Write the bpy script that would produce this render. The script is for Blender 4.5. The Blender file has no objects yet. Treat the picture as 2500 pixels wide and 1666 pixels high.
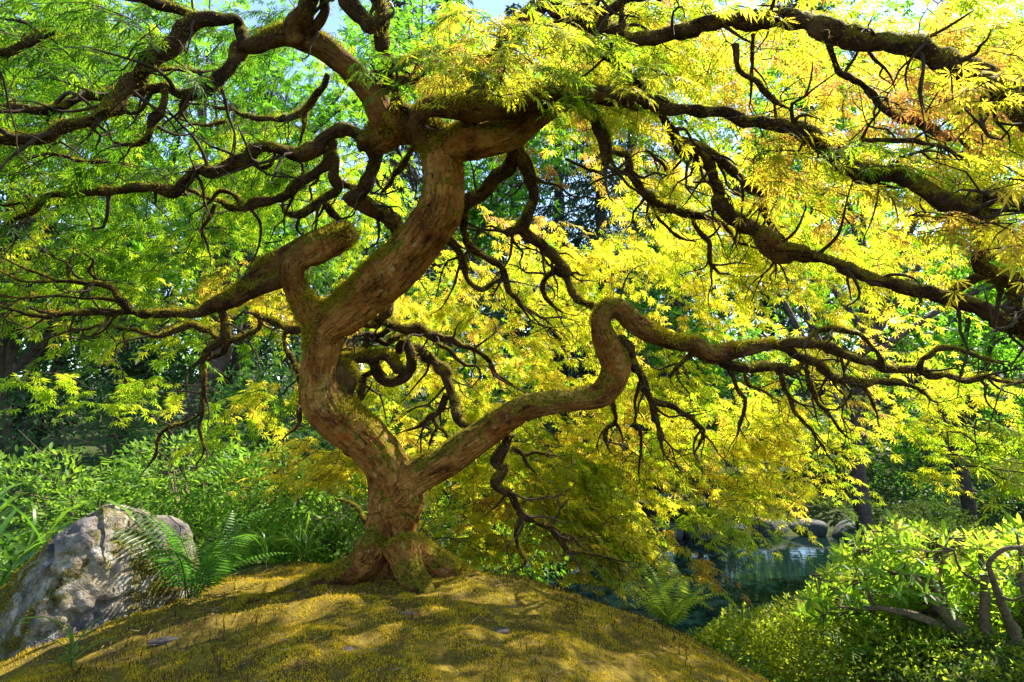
import bpy, bmesh, math
import numpy as np
from mathutils import Vector, Matrix, noise as mn, kdtree

# ------------------------------------------------------------------ camera, sky, sun, exposure
SC = bpy.context.scene
COL = SC.collection
PITCH = math.radians(6.86)
CAMZ = 0.70
FPX = 2500 * 20.0 / 36.0
cam_d = bpy.data.cameras.new('camera'); cam_d.lens = 20.0; cam_d.sensor_width = 36.0
cam_d.clip_start = 0.02; cam_d.clip_end = 2000
cam = bpy.data.objects.new('camera', cam_d); COL.objects.link(cam)
cam.location = (0, 0, CAMZ); cam.rotation_euler = (math.pi/2 + PITCH, 0, 0)
SC.camera = cam

SUN_AZ = math.radians(54)      # measured from +Y (away from the camera) towards +X
SUN_EL = math.radians(52)
w = bpy.data.worlds.new('World'); SC.world = w; w.use_nodes = True
wn = w.node_tree.nodes; wl = w.node_tree.links
sky = wn.new('ShaderNodeTexSky'); sky.sky_type = 'NISHITA'; sky.sun_disc = False
sky.sun_elevation = SUN_EL; sky.sun_rotation = SUN_AZ
sky.air_density = 1.0; sky.dust_density = 0.2; sky.ozone_density = 1.0
bg = wn['Background']; bg.inputs['Strength'].default_value = 0.125
wl.new(sky.outputs['Color'], bg.inputs['Color'])
sd = bpy.data.lights.new('sun', 'SUN'); sd.energy = 5.0; sd.angle = math.radians(0.53); sd.color = (1.0, 0.93, 0.80)
sun = bpy.data.objects.new('sun', sd); COL.objects.link(sun)
sdir = Vector((math.cos(SUN_EL)*math.sin(SUN_AZ), math.cos(SUN_EL)*math.cos(SUN_AZ), math.sin(SUN_EL)))
sun.rotation_euler = sdir.to_track_quat('Z', 'Y').to_euler()
sun.location = sdir * 40
SC.view_settings.view_transform = 'Standard'; SC.view_settings.look = 'None'
SC.view_settings.exposure = 1.75; SC.view_settings.gamma = 1.0
SC.render.engine = 'CYCLES'
cy = SC.cycles
cy.use_denoising = True
cy.max_bounces = 7; cy.diffuse_bounces = 4; cy.glossy_bounces = 3; cy.transmission_bounces = 5; cy.transparent_max_bounces = 4
cy.caustics_reflective = False; cy.caustics_refractive = False
cy.sample_clamp_indirect = 6.0

# ------------------------------------------------------------------ pixel <-> world helpers (modelling aid)
CP, SP = math.cos(PITCH), math.sin(PITCH)
def P(px, py, d):
    u = (833.0 - py) / FPX; r = (px - 1250.0) / FPX
    return np.array((r*d, d*(CP - u*SP), CAMZ + d*(u*CP + SP)))
def tl(x, y, r=0): return (.5312*x, .5312*y, .5312*r)
def tr(x, y, r=0): return (1250 + .5312*x, .5312*y, .5312*r)
def bl(x, y, r=0): return (.5312*x, 833 + .5312*y, .5312*r)
def br(x, y, r=0): return (1250 + .5312*x, 833 + .5312*y, .5312*r)
def r5(x, y, r=0): return (500 + .3189*x, 600 + .3189*y, .3189*r)
def fu(x, y, r=0): return (1.0625*x, 1.0625*y, 1.0625*r)
QF = {'tl': tl, 'tr': tr, 'bl': bl, 'br': br, 'r5': r5, 'fu': fu}
def sstep(a, b, t):
    t = np.clip((t - a) / (b - a), 0, 1); return t*t*(3 - 2*t)

# ------------------------------------------------------------------ value noise (vectorised)
def hash3(i, j, k):
    i = i.astype(np.int64); j = j.astype(np.int64); k = k.astype(np.int64)
    h = (i*374761393 + j*668265263 + k*2147483647 + 1013904223) & 0xffffffff
    h = ((h ^ (h >> 13)) * 1274126177) & 0xffffffff
    h = ((h ^ (h >> 16)) * 2246822519) & 0xffffffff
    return ((h ^ (h >> 15)) & 0xffffff) / float(0xffffff)
def vnoise(p):
    p = np.asarray(p, float); f = np.floor(p); t = p - f; t = t*t*(3-2*t)
    i, j, k = f[:, 0], f[:, 1], f[:, 2]; x, y, z = t[:, 0], t[:, 1], t[:, 2]
    def c(a, b, d): return hash3(i+a, j+b, k+d)
    x00 = c(0,0,0)*(1-x)+c(1,0,0)*x; x10 = c(0,1,0)*(1-x)+c(1,1,0)*x
    x01 = c(0,0,1)*(1-x)+c(1,0,1)*x; x11 = c(0,1,1)*(1-x)+c(1,1,1)*x
    return ((x00*(1-y)+x10*y)*(1-z) + (x01*(1-y)+x11*y)*z)*2 - 1
def fbm(p, o=4):
    p = np.asarray(p, float); s = 0; a = 1.0; n = 0
    for q in range(o):
        s = s + a*vnoise(p*(2.03**q) + 17.3*q); n += a; a *= .5
    return s / n

# ------------------------------------------------------------------ terrain
WATER = -2.0
def pondp(x, y): return np.sqrt(((x-4.2)/4.6)**2 + ((y-8.8)/3.9)**2) + .05*np.sin(3*x+1.0)*np.sin(2*y)
def terr(x, y):
    x = np.asarray(x, float); y = np.asarray(y, float)
    dx = x + .4; ax = np.abs(dx)
    mx = np.where(dx > 0, .215, .085) * np.where(ax < 2.0, dx*dx, 4 + 4*(ax-2))
    dy = y - 2.25
    kb = .10 + .27*sstep(-1.4, -.3, x)
    my = np.where(dy > 0, kb*dy*dy, .03*dy*dy)
    m = .05 - mx - my
    near = -.38 - 1.15*sstep(-.35, .7, x)*sstep(2.4, 3.4, y) - .3*sstep(-.3, 1.0, x) + .06*np.maximum(0, y-5)*(1-sstep(-.6, .4, x))
    far = -1.55 + .13*np.maximum(0, y-13.5)
    t = sstep(6, 13, y)*sstep(-1, 3, x)
    land = np.minimum(near*(1-t) + far*t, 9)
    land = land + .55*np.exp(-((x-2.2)**2 + (y-2.9)**2)/1.1)
    p = pondp(x, y)
    g = -2.6 + (land+2.6)*sstep(.85, 1.3, p)
    k = .12
    hh = np.clip(.5 + .5*(m-g)/k, 0, 1)
    z = g*(1-hh) + m*hh + k*hh*(1-hh)
    q = np.stack([x.ravel()*2.2, y.ravel()*2.2, 0*x.ravel()], 1)
    z = z + (.022*vnoise(q) + .019*vnoise(q*3.1+5) + .009*vnoise(q*8.3+2)).reshape(x.shape)
    return z
def tz(x, y): return float(terr(np.array([x]), np.array([y]))[0])
def ground_at(fx, fy, d0=1.0, d1=30.0):          # where the sight line of a spot meets the ground
    px, py, _ = fu(fx, fy)
    last = None
    for d in np.arange(d0, d1, .02):
        q = P(px, py, d)
        if q[2] < tz(q[0], q[1]): return q
    return P(px, py, d1)

# ------------------------------------------------------------------ mesh helpers
def np_mesh(name, V, T, attrs=None, smooth=False):
    V = np.ascontiguousarray(V, np.float32); T = np.ascontiguousarray(T, np.int32)
    me = bpy.data.meshes.new(name)
    me.vertices.add(len(V)); me.vertices.foreach_set('co', V.ravel())
    n, k = T.shape
    me.loops.add(n*k); me.loops.foreach_set('vertex_index', T.ravel())
    me.polygons.add(n); me.polygons.foreach_set('loop_start', np.arange(0, n*k, k, dtype=np.int32))
    if attrs:
        for nm, a in attrs.items():
            a = np.ascontiguousarray(a, np.float32)
            if a.ndim == 2:
                me.attributes.new(nm, 'FLOAT_VECTOR', 'POINT').data.foreach_set('vector', a.ravel())
            else:
                me.attributes.new(nm, 'FLOAT', 'POINT').data.foreach_set('value', a)
    me.update(calc_edges=True)
    if smooth: me.polygons.foreach_set('use_smooth', np.ones(n, bool))
    return me
def wloc(o):
    v = Vector((0, 0, 0))
    while o is not None:
        v = v + Vector(o.location); o = o.parent
    return v
def link(name, me, mat, parent=None, loc=None):
    o = bpy.data.objects.new(name, me); COL.objects.link(o)
    if mat is not None and not me.materials: me.materials.append(mat)
    if parent is not None: o.parent = parent
    if loc is not None: o.location = loc
    return o
def part(name, V, T, mat, parent, attrs=None, smooth=False, stuff=False):     # V in world space
    V = np.asarray(V, float) - np.array(wloc(parent))
    o = link(name, np_mesh(name, V, T, attrs, smooth), mat, parent)
    if stuff: o['kind'] = 'stuff'
    return o
def thing(name, loc, label, cat, group=None):
    o = bpy.data.objects.new(name, None); COL.objects.link(o); o.location = loc
    o.empty_display_size = .1
    o['label'] = label; o['category'] = cat
    if group: o['group'] = group
    return o
def tag(o, label, cat, group=None):
    o['label'] = label; o['category'] = cat
    if group: o['group'] = group
    return o
def batch(tv, tt, R, pos):
    """k copies of a template: R (k,3,3) with scale, pos (k,3)."""
    k, n = len(pos), len(tv)
    V = np.einsum('kij,nj->kni', R, tv) + pos[:, None, :]
    T = (tt[None] + (np.arange(k)*n)[:, None, None]).reshape(-1, tt.shape[1])
    return V.reshape(-1, 3), T
def unit(v):
    v = np.asarray(v, float); return v / (np.linalg.norm(v, axis=-1, keepdims=True) + 1e-9)
def frames(axis, nrm, scale):
    x = unit(axis); z = unit(nrm - x*np.sum(nrm*x, 1, keepdims=True)); y = np.cross(z, x)
    return np.stack([x, y, z], 2) * np.asarray(scale)[:, None, None]
def cat_meshes(L):
    Vs, Ts, o = [], [], 0
    for V, T in L:
        Vs.append(V); Ts.append(T + o); o += len(V)
    return np.concatenate(Vs), np.concatenate(Ts)

def spline(pts, step_fn=None):
    """pts (n,4) x y z r -> dense Catmull-Rom samples"""
    p = np.asarray(pts, float)
    p = np.vstack([2*p[0]-p[1], p, 2*p[-1]-p[-2]])
    p[0, 3] = p[1, 3]; p[-1, 3] = p[-2, 3]
    out = []
    for i in range(1, len(p)-2):
        L = np.linalg.norm(p[i+1, :3]-p[i, :3]); r = .5*(p[i, 3]+p[i+1, 3])
        n = max(2, int(math.ceil(L / max(.010, r*.55))))
        t = np.linspace(0, 1, n, endpoint=False)[:, None]
        a, b, c, d = p[i-1], p[i], p[i+1], p[i+2]
        out.append(.5*((2*b) + (-a+c)*t + (2*a-5*b+4*c-d)*t*t + (-a+3*b-3*c+d)*t**3))
    out.append(p[-2][None])
    S = np.vstack(out); S[:, 3] = np.maximum(S[:, 3], .0012)
    return S
def frames_along(S):
    T = np.gradient(S[:, :3], axis=0); T = unit(T)
    n = np.zeros_like(T); u = np.array((0.31, -.2, .93)); u = u - T[0]*np.dot(u, T[0]); n[0] = u/np.linalg.norm(u)
    for i in range(1, len(T)):
        u = n[i-1] - T[i]*np.dot(n[i-1], T[i]); n[i] = u/(np.linalg.norm(u)+1e-9)
    return T, n, np.cross(T, n)
def tube(S, sides=8, rough=.12, seed=0, squash=None):
    T, n, b = frames_along(S)
    k = len(S); a = np.linspace(0, 2*np.pi, sides, endpoint=False)
    ca, sa = np.cos(a), np.sin(a)
    al = np.concatenate([[0], np.cumsum(np.linalg.norm(np.diff(S[:, :3], axis=0), axis=1))])
    r = S[:, 3][:, None]*np.ones(sides)[None]
    q = np.stack(np.broadcast_arrays(ca[None]*1.1+seed*7.7, sa[None]*1.1, (al/np.maximum(S[:, 3], .004)*.35)[:, None]), 2).reshape(-1, 3)
    r = r*(1 + rough*2*vnoise(q).reshape(k, sides))
    V = S[:, None, :3] + r[..., None]*(ca[None, :, None]*n[:, None] + sa[None, :, None]*b[:, None])
    bark = np.stack(np.broadcast_arrays(ca[None]*S[:, 3][:, None], sa[None]*S[:, 3][:, None], al[:, None]+seed*3.1), 2).reshape(-1, 3)
    V = V.reshape(-1, 3)
    i = np.arange(k-1)[:, None]*sides; j = np.arange(sides)[None]; j2 = (j+1) % sides
    q4 = np.stack([i+j, i+j2, i+sides+j2, i+sides+j], 2).reshape(-1, 4)
    T3 = np.concatenate([q4[:, [0, 1, 2]], q4[:, [0, 2, 3]]])
    c0, c1 = len(V), len(V)+1
    V = np.vstack([V, S[0, :3] - T[0]*S[0, 3]*.4, S[-1, :3] + T[-1]*S[-1, 3]*.5])
    bark = np.vstack([bark, bark[0], bark[-2]])
    jj = np.arange(sides); j2 = (jj+1) % sides
    T3 = np.concatenate([T3, np.stack([np.full(sides, c0), j2, jj], 1), np.stack([np.full(sides, c1), (k-1)*sides+jj, (k-1)*sides+j2], 1)])
    return V, T3, bark

# ------------------------------------------------------------------ materials
def new_mat(name):
    m = bpy.data.materials.new(name); m.use_nodes = True
    nt = m.node_tree; nt.nodes.clear()
    out = nt.nodes.new('ShaderNodeOutputMaterial')
    return m, nt, out
def N(nt, t, **kw):
    n = nt.nodes.new(t)
    for k, v in kw.items(): setattr(n, k, v)
    return n
def ramp(nt, stops, interp='LINEAR'):
    r = nt.nodes.new('ShaderNodeValToRGB'); r.color_ramp.interpolation = interp
    e = r.color_ramp.elements
    while len(e) < len(stops): e.new(.5)
    for x, (p, c) in zip(e, stops): x.position = p; x.color = (*c, 1) if len(c) == 3 else c
    return r
def noise_n(nt, vec, scale, detail=4, rough=.55, dist=0.0):
    n = nt.nodes.new('ShaderNodeTexNoise'); n.inputs['Scale'].default_value = scale
    n.inputs['Detail'].default_value = detail; n.inputs['Roughness'].default_value = rough; n.inputs['Distortion'].default_value = dist
    if vec is not None: nt.links.new(vec, n.inputs['Vector'])
    return n
def math_n(nt, op, a, b=None, clamp=False):
    n = nt.nodes.new('ShaderNodeMath'); n.operation = op; n.use_clamp = clamp
    for i, v in enumerate((a, b)):
        if v is None: continue
        if isinstance(v, (int, float)): n.inputs[i].default_value = v
        else: nt.links.new(v, n.inputs[i])
    return n.outputs[0]
def mix_n(nt, fac, a, b, blend='MIX'):
    n = nt.nodes.new('ShaderNodeMix'); n.data_type = 'RGBA'; n.blend_type = blend
    for s, v in ((0, fac), (6, a), (7, b)):
        if isinstance(v, tuple): n.inputs[s].default_value = (*v, 1)
        elif isinstance(v, (int, float)): n.inputs[s].default_value = v
        else: nt.links.new(v, n.inputs[s])
    return n.outputs[2]
def bsdf(nt, out, rough=.6, spec=.3):
    b = nt.nodes.new('ShaderNodeBsdfPrincipled')
    b.inputs['Roughness'].default_value = rough; b.inputs['Specular IOR Level'].default_value = spec
    if out is not None: nt.links.new(b.outputs[0], out.inputs['Surface'])
    return b
def bump(nt, h, strength=.4, dist=.01):
    n = nt.nodes.new('ShaderNodeBump'); n.inputs['Strength'].default_value = strength; n.inputs['Distance'].default_value = dist
    nt.links.new(h, n.inputs['Height']); return n.outputs[0]

def leaf_mat(name, refl, trans, tfac=.5, rough=.45, spec=.3):
    """tint attribute picks the leaf colour; light passes through the blade"""
    m, nt, out = new_mat(name)
    at = N(nt, 'ShaderNodeAttribute', attribute_name='tint')
    r1 = ramp(nt, refl); r2 = ramp(nt, trans)
    nt.links.new(at.outputs['Fac'], r1.inputs[0]); nt.links.new(at.outputs['Fac'], r2.inputs[0])
    b = bsdf(nt, None, rough, spec); nt.links.new(r1.outputs[0], b.inputs['Base Color'])
    t = N(nt, 'ShaderNodeBsdfTranslucent'); nt.links.new(r2.outputs[0], t.inputs['Color'])
    mx = N(nt, 'ShaderNodeMixShader'); mx.inputs[0].default_value = tfac
    nt.links.new(b.outputs[0], mx.inputs[1]); nt.links.new(t.outputs[0], mx.inputs[2])
    nt.links.new(mx.outputs[0], out.inputs['Surface'])
    return m
M = {}
M['maple_leaf'] = leaf_mat('maple_leaf',
    [(0, (.035, .075, .010)), (.35, (.11, .18, .016)), (.62, (.27, .27, .022)), (.82, (.32, .24, .03)), (1, (.24, .10, .035))],
    [(0, (.10, .26, .010)), (.38, (.36, .55, .015)), (.62, (.86, .79, .035)), (.82, (.88, .62, .06)), (1, (.62, .28, .07))], .68)
M['bright_leaf'] = leaf_mat('bright_maple_leaf',
    [(0, (.035, .10, .012)), (.5, (.07, .18, .015)), (1, (.14, .24, .02))],
    [(0, (.10, .34, .012)), (.5, (.22, .55, .02)), (1, (.45, .66, .03))], .55)
M['shrub_leaf'] = leaf_mat('glossy_shrub_leaf',
    [(0, (.018, .05, .010)), (.5, (.055, .13, .015)), (1, (.14, .23, .025))],
    [(0, (.04, .14, .012)), (.5, (.17, .42, .02)), (1, (.42, .62, .05))], .45, .5, .22)
M['azalea_leaf'] = leaf_mat('azalea_leaf',
    [(0, (.05, .09, .01)), (.5, (.14, .19, .018)), (1, (.28, .27, .03))],
    [(0, (.14, .22, .01)), (.5, (.42, .56, .025)), (1, (.68, .66, .05))], .55, .5, .2)
M['pieris_leaf'] = leaf_mat('whorled_shrub_leaf',
    [(0, (.025, .085, .015)), (.5, (.07, .17, .02)), (.85, (.20, .27, .03)), (1, (.36, .25, .10))],
    [(0, (.12, .34, .015)), (.5, (.36, .62, .025)), (.85, (.66, .74, .06)), (1, (.75, .5, .2))], .62, .42, .3)
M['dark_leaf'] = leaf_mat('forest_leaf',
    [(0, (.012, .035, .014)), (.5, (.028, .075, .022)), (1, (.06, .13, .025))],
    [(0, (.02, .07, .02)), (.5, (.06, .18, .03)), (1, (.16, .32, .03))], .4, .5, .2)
M['needle'] = leaf_mat('conifer_needles',
    [(0, (.012, .035, .022)), (.5, (.025, .065, .035)), (1, (.055, .11, .045))],
    [(0, (.01, .05, .02)), (.5, (.04, .13, .045)), (1, (.12, .24, .06))], .3, .5, .25)
M['fern_leaf'] = leaf_mat('fern_frond',
    [(0, (.03, .09, .015)), (.5, (.07, .17, .02)), (1, (.18, .26, .03))],
    [(0, (.06, .25, .015)), (.5, (.20, .48, .02)), (1, (.5, .62, .04))], .45, .4, .35)
M['blade'] = leaf_mat('bamboo_blade',
    [(0, (.02, .07, .012)), (.5, (.06, .15, .018)), (1, (.14, .24, .03))],
    [(0, (.05, .2, .012)), (.5, (.16, .4, .02)), (1, (.34, .55, .04))], .4, .35, .45)
M['moss'] = leaf_mat('ground_moss',
    [(0, (.030, .020, .006)), (.3, (.12, .085, .010)), (.6, (.46, .30, .014)), (.85, (.62, .43, .018)), (1, (.20, .24, .018))],
    [(0, (.05, .03, .01)), (.3, (.22, .15, .012)), (.6, (.70, .47, .018)), (.85, (.84, .60, .03)), (1, (.36, .44, .02))], .35, .7, .15)
M['bark_moss'] = leaf_mat('bark_moss',
    [(0, (.07, .05, .006)), (.5, (.27, .20, .014)), (1, (.46, .36, .028))],
    [(0, (.08, .07, .008)), (.5, (.40, .35, .018)), (1, (.7, .6, .04))], .42, .75, .12)

def plain(name, col, rough=.7, var=.35, scale=20.0, bstr=.3, spec=.25):
    m, nt, out = new_mat(name)
    tc = N(nt, 'ShaderNodeTexCoord'); b = bsdf(nt, out, rough, spec)
    n = noise_n(nt, tc.outputs['Object'], scale, 5, .6)
    r = ramp(nt, [(.3, tuple(c*(1-var) for c in col)), (.7, tuple(min(1, c*(1+var)) for c in col))])
    nt.links.new(n.outputs['Fac'], r.inputs[0]); nt.links.new(r.outputs[0], b.inputs['Base Color'])
    nt.links.new(bump(nt, n.outputs['Fac'], bstr, .02), b.inputs['Normal'])
    return m
M['twig'] = plain('twig', (.040, .024, .012), .9, .4, 30)
M['stem'] = plain('shrub_stem', (.10, .072, .042), .88, .5, 60, .5)
M['far_bark'] = plain('forest_bark', (.07, .05, .04), .85, .5, 14, .6)
M['timber'] = plain('weathered_timber', (.045, .04, .036), .6, .3, 25, .3)
M['spike'] = plain('moss_stalk', (.05, .022, .010), .7, .4, 40)
M['straw'] = plain('dry_needle', (.30, .20, .12), .7, .3, 40)
M['pebble'] = plain('pebble', (.10, .078, .07), .7, .35, 40, .5)
M['bank_stone'] = plain('bank_stone', (.075, .078, .08), .75, .5, 9, .7)

def bark_material(name, stops, thin_stops, mossb, mossc):
    m, nt, out = new_mat(name); L = nt.links
    b = bsdf(nt, out, .88, .10)
    at = N(nt, 'ShaderNodeAttribute', attribute_name='bark')
    geo = N(nt, 'ShaderNodeNewGeometry'); tc = N(nt, 'ShaderNodeTexCoord')
    mp = N(nt, 'ShaderNodeMapping'); mp.inputs['Scale'].default_value = (1, 1, .30); L.new(at.outputs['Vector'], mp.inputs['Vector'])
    mp2 = N(nt, 'ShaderNodeMapping'); mp2.inputs['Scale'].default_value = (1, 1, .13); L.new(at.outputs['Vector'], mp2.inputs['Vector'])
    grain = noise_n(nt, mp.outputs[0], 70, 7, .75, .7)
    big = noise_n(nt, tc.outputs['Object'], 7.5, 6, .62, .4)
    fine = noise_n(nt, tc.outputs['Object'], 120, 4, .65)
    c = ramp(nt, stops); c2 = ramp(nt, thin_stops)
    mixv = math_n(nt, 'ADD', math_n(nt, 'ADD', math_n(nt, 'MULTIPLY', grain.outputs['Fac'], .36), math_n(nt, 'MULTIPLY', big.outputs['Fac'], .48)), math_n(nt, 'MULTIPLY', fine.outputs['Fac'], .16))
    L.new(mixv, c.inputs[0]); L.new(mixv, c2.inputs[0])
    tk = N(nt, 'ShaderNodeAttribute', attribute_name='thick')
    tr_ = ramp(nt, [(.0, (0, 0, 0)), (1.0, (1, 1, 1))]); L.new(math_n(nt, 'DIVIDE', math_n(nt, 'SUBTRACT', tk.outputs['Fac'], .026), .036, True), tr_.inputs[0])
    # rusty and grey-green patches of their own shape
    ru = noise_n(nt, tc.outputs['Object'], 10, 5, .65, .6); rr_ = ramp(nt, [(.52, (0, 0, 0)), (.66, (1, 1, 1))]); L.new(ru.outputs['Fac'], rr_.inputs[0])
    col = mix_n(nt, math_n(nt, 'MULTIPLY', rr_.outputs[0], .6), c.outputs[0], stops[2][1][:1] + (stops[2][1][1]*.55, stops[2][1][2]*.4))
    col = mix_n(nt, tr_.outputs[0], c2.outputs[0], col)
    li = noise_n(nt, tc.outputs['Object'], 28, 4, .6, .3); lr = ramp(nt, [(.60, (0, 0, 0)), (.68, (1, 1, 1))]); L.new(li.outputs['Fac'], lr.inputs[0])
    col = mix_n(nt, math_n(nt, 'MULTIPLY', lr.outputs[0], math_n(nt, 'ADD', math_n(nt, 'MULTIPLY', tr_.outputs[0], .45), .08)), col, tuple(x*.8 for x in stops[4][1]))
    # dark cracks along the limb
    cn_ = noise_n(nt, mp2.outputs[0], 30, 3, .6, .9)
    rd = math_n(nt, 'ABSOLUTE', math_n(nt, 'SUBTRACT', cn_.outputs['Fac'], .5))
    cr = ramp(nt, [(.0, (1, 1, 1)), (.016, (0, 0, 0))]); L.new(rd, cr.inputs[0])
    crm = noise_n(nt, tc.outputs['Object'], 17, 3, .5)
    crk = ramp(nt, [(.44, (0, 0, 0)), (.54, (1, 1, 1))]); L.new(crm.outputs['Fac'], crk.inputs[0])
    crack = math_n(nt, 'MULTIPLY', cr.outputs[0], crk.outputs[0])
    col = mix_n(nt, crack, col, (.018, .009, .005))
    # moss where the limb faces up, broken by noise
    sep = N(nt, 'ShaderNodeSeparateXYZ'); L.new(geo.outputs['Normal'], sep.inputs[0])
    mo = noise_n(nt, tc.outputs['Object'], 11, 6, .7)
    mv = math_n(nt, 'ADD', math_n(nt, 'MULTIPLY', sep.outputs['Z'], .46), math_n(nt, 'MULTIPLY', math_n(nt, 'SUBTRACT', mo.outputs['Fac'], .5), 2.1))
    mr = ramp(nt, [(mossb, (0, 0, 0)), (mossb+.16, (1, 1, 1))]); L.new(mv, mr.inputs[0])
    mc = ramp(nt, [(.35, tuple(x*.22 for x in mossc)), (.65, mossc)]); L.new(fine.outputs['Fac'], mc.inputs[0])
    col = mix_n(nt, mr.outputs[0], col, mc.outputs[0])
    L.new(col, b.inputs['Base Color'])
    h = math_n(nt, 'SUBTRACT', math_n(nt, 'ADD', grain.outputs['Fac'], math_n(nt, 'MULTIPLY', fine.outputs['Fac'], .5)), math_n(nt, 'MULTIPLY', crack, .9))
    L.new(bump(nt, h, 1.0, .022), b.inputs['Normal'])
    return m
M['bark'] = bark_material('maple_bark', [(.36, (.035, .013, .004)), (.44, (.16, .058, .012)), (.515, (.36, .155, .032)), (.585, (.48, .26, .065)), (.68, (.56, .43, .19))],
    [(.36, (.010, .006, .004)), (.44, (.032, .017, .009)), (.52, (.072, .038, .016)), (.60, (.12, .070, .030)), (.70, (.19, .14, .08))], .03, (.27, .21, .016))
M['branch_bark'] = M['bark']

def rock_material():
    m, nt, out = new_mat('boulder_stone'); L = nt.links
    b = bsdf(nt, out, .8, .18); tc = N(nt, 'ShaderNodeTexCoord'); geo = N(nt, 'ShaderNodeNewGeometry')
    n1 = noise_n(nt, tc.outputs['Object'], 5, 6, .62, .5); n2 = noise_n(nt, tc.outputs['Object'], 26, 5, .65); n3 = noise_n(nt, tc.outputs['Object'], 3.0, 4, .6)
    c = ramp(nt, [(.32, (.020, .018, .018)), (.44, (.075, .066, .068)), (.54, (.175, .152, .135)), (.68, (.35, .31, .255))])
    L.new(math_n(nt, 'ADD', math_n(nt, 'MULTIPLY', n1.outputs['Fac'], .6), math_n(nt, 'MULTIPLY', n2.outputs['Fac'], .4)), c.inputs[0])
    y = ramp(nt, [(.48, (0, 0, 0)), (.64, (1, 1, 1))]); L.new(n3.outputs['Fac'], y.inputs[0])
    col = mix_n(nt, math_n(nt, 'MULTIPLY', y.outputs[0], .6), c.outputs[0], (.27, .20, .09))
    sp = noise_n(nt, tc.outputs['Object'], 60, 3, .5); sr = ramp(nt, [(.62, (0, 0, 0)), (.67, (1, 1, 1))]); L.new(sp.outputs['Fac'], sr.inputs[0])
    col = mix_n(nt, math_n(nt, 'MULTIPLY', sr.outputs[0], .8), col, (.05, .05, .045))
    ls = noise_n(nt, tc.outputs['Object'], 17, 4, .6); lr = ramp(nt, [(.60, (0, 0, 0)), (.68, (1, 1, 1))]); L.new(ls.outputs['Fac'], lr.inputs[0])
    col = mix_n(nt, math_n(nt, 'MULTIPLY', lr.outputs[0], .55), col, (.07, .065, .03))
    mo = N(nt, 'ShaderNodeAttribute', attribute_name='mossy')
    mn_ = noise_n(nt, tc.outputs['Object'], 22, 5, .7)
    mr = ramp(nt, [(.42, (0, 0, 0)), (.56, (1, 1, 1))]); L.new(math_n(nt, 'ADD', mo.outputs['Fac'], math_n(nt, 'MULTIPLY', math_n(nt, 'SUBTRACT', mn_.outputs['Fac'], .5), .9)), mr.inputs[0])
    mc = ramp(nt, [(.3, (.02, .018, .004)), (.7, (.12, .10, .012))]); L.new(n2.outputs['Fac'], mc.inputs[0])
    col = mix_n(nt, mr.outputs[0], col, mc.outputs[0])
    wl2 = noise_n(nt, tc.outputs['Object'], 12, 5, .7, .8); wr = ramp(nt, [(.56, (0, 0, 0)), (.62, (1, 1, 1))]); L.new(wl2.outputs['Fac'], wr.inputs[0])
    col = mix_n(nt, math_n(nt, 'MULTIPLY', wr.outputs[0], .45), col, (.42, .41, .38))
    L.new(col, b.inputs['Base Color'])
    L.new(bump(nt, math_n(nt, 'ADD', n2.outputs['Fac'], math_n(nt, 'MULTIPLY', sp.outputs['Fac'], .5)), .9, .02), b.inputs['Normal'])
    return m
M['rock'] = rock_material()

def ground_material():
    m, nt, out = new_mat('ground_soil'); L = nt.links
    b = bsdf(nt, out, .9, .1); tc = N(nt, 'ShaderNodeTexCoord')
    at = N(nt, 'ShaderNodeAttribute', attribute_name='mossy')
    n1 = noise_n(nt, tc.outputs['Object'], 6, 6, .65); n2 = noise_n(nt, tc.outputs['Object'], 70, 4, .65)
    v = math_n(nt, 'ADD', math_n(nt, 'MULTIPLY', n1.outputs['Fac'], .55), math_n(nt, 'MULTIPLY', n2.outputs['Fac'], .45))
    c = ramp(nt, [(.3, (.045, .028, .012)), (.5, (.12, .085, .014)), (.68, (.24, .18, .016))]); L.new(v, c.inputs[0])
    s = ramp(nt, [(.3, (.018, .022, .008)), (.5, (.045, .055, .015)), (.7, (.07, .11, .02))]); L.new(v, s.inputs[0])
    L.new(mix_n(nt, at.outputs['Fac'], s.outputs[0], c.outputs[0]), b.inputs['Base Color'])
    L.new(bump(nt, v, .8, .03), b.inputs['Normal'])
    return m
M['ground'] = ground_material()

def water_material():
    m, nt, out = new_mat('pond_water'); L = nt.links
    b = bsdf(nt, out, .035, .5); b.inputs['Base Color'].default_value = (.004, .012, .011, 1); b.inputs['IOR'].default_value = 1.33
    tc = N(nt, 'ShaderNodeTexCoord'); mp = N(nt, 'ShaderNodeMapping'); mp.inputs['Scale'].default_value = (1, 2.2, 1); L.new(tc.outputs['Object'], mp.inputs['Vector'])
    n = noise_n(nt, mp.outputs[0], 2.6, 3, .55)
    L.new(bump(nt, n.outputs['Fac'], .045, .05), b.inputs['Normal'])
    return m
M['water'] = water_material()

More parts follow.
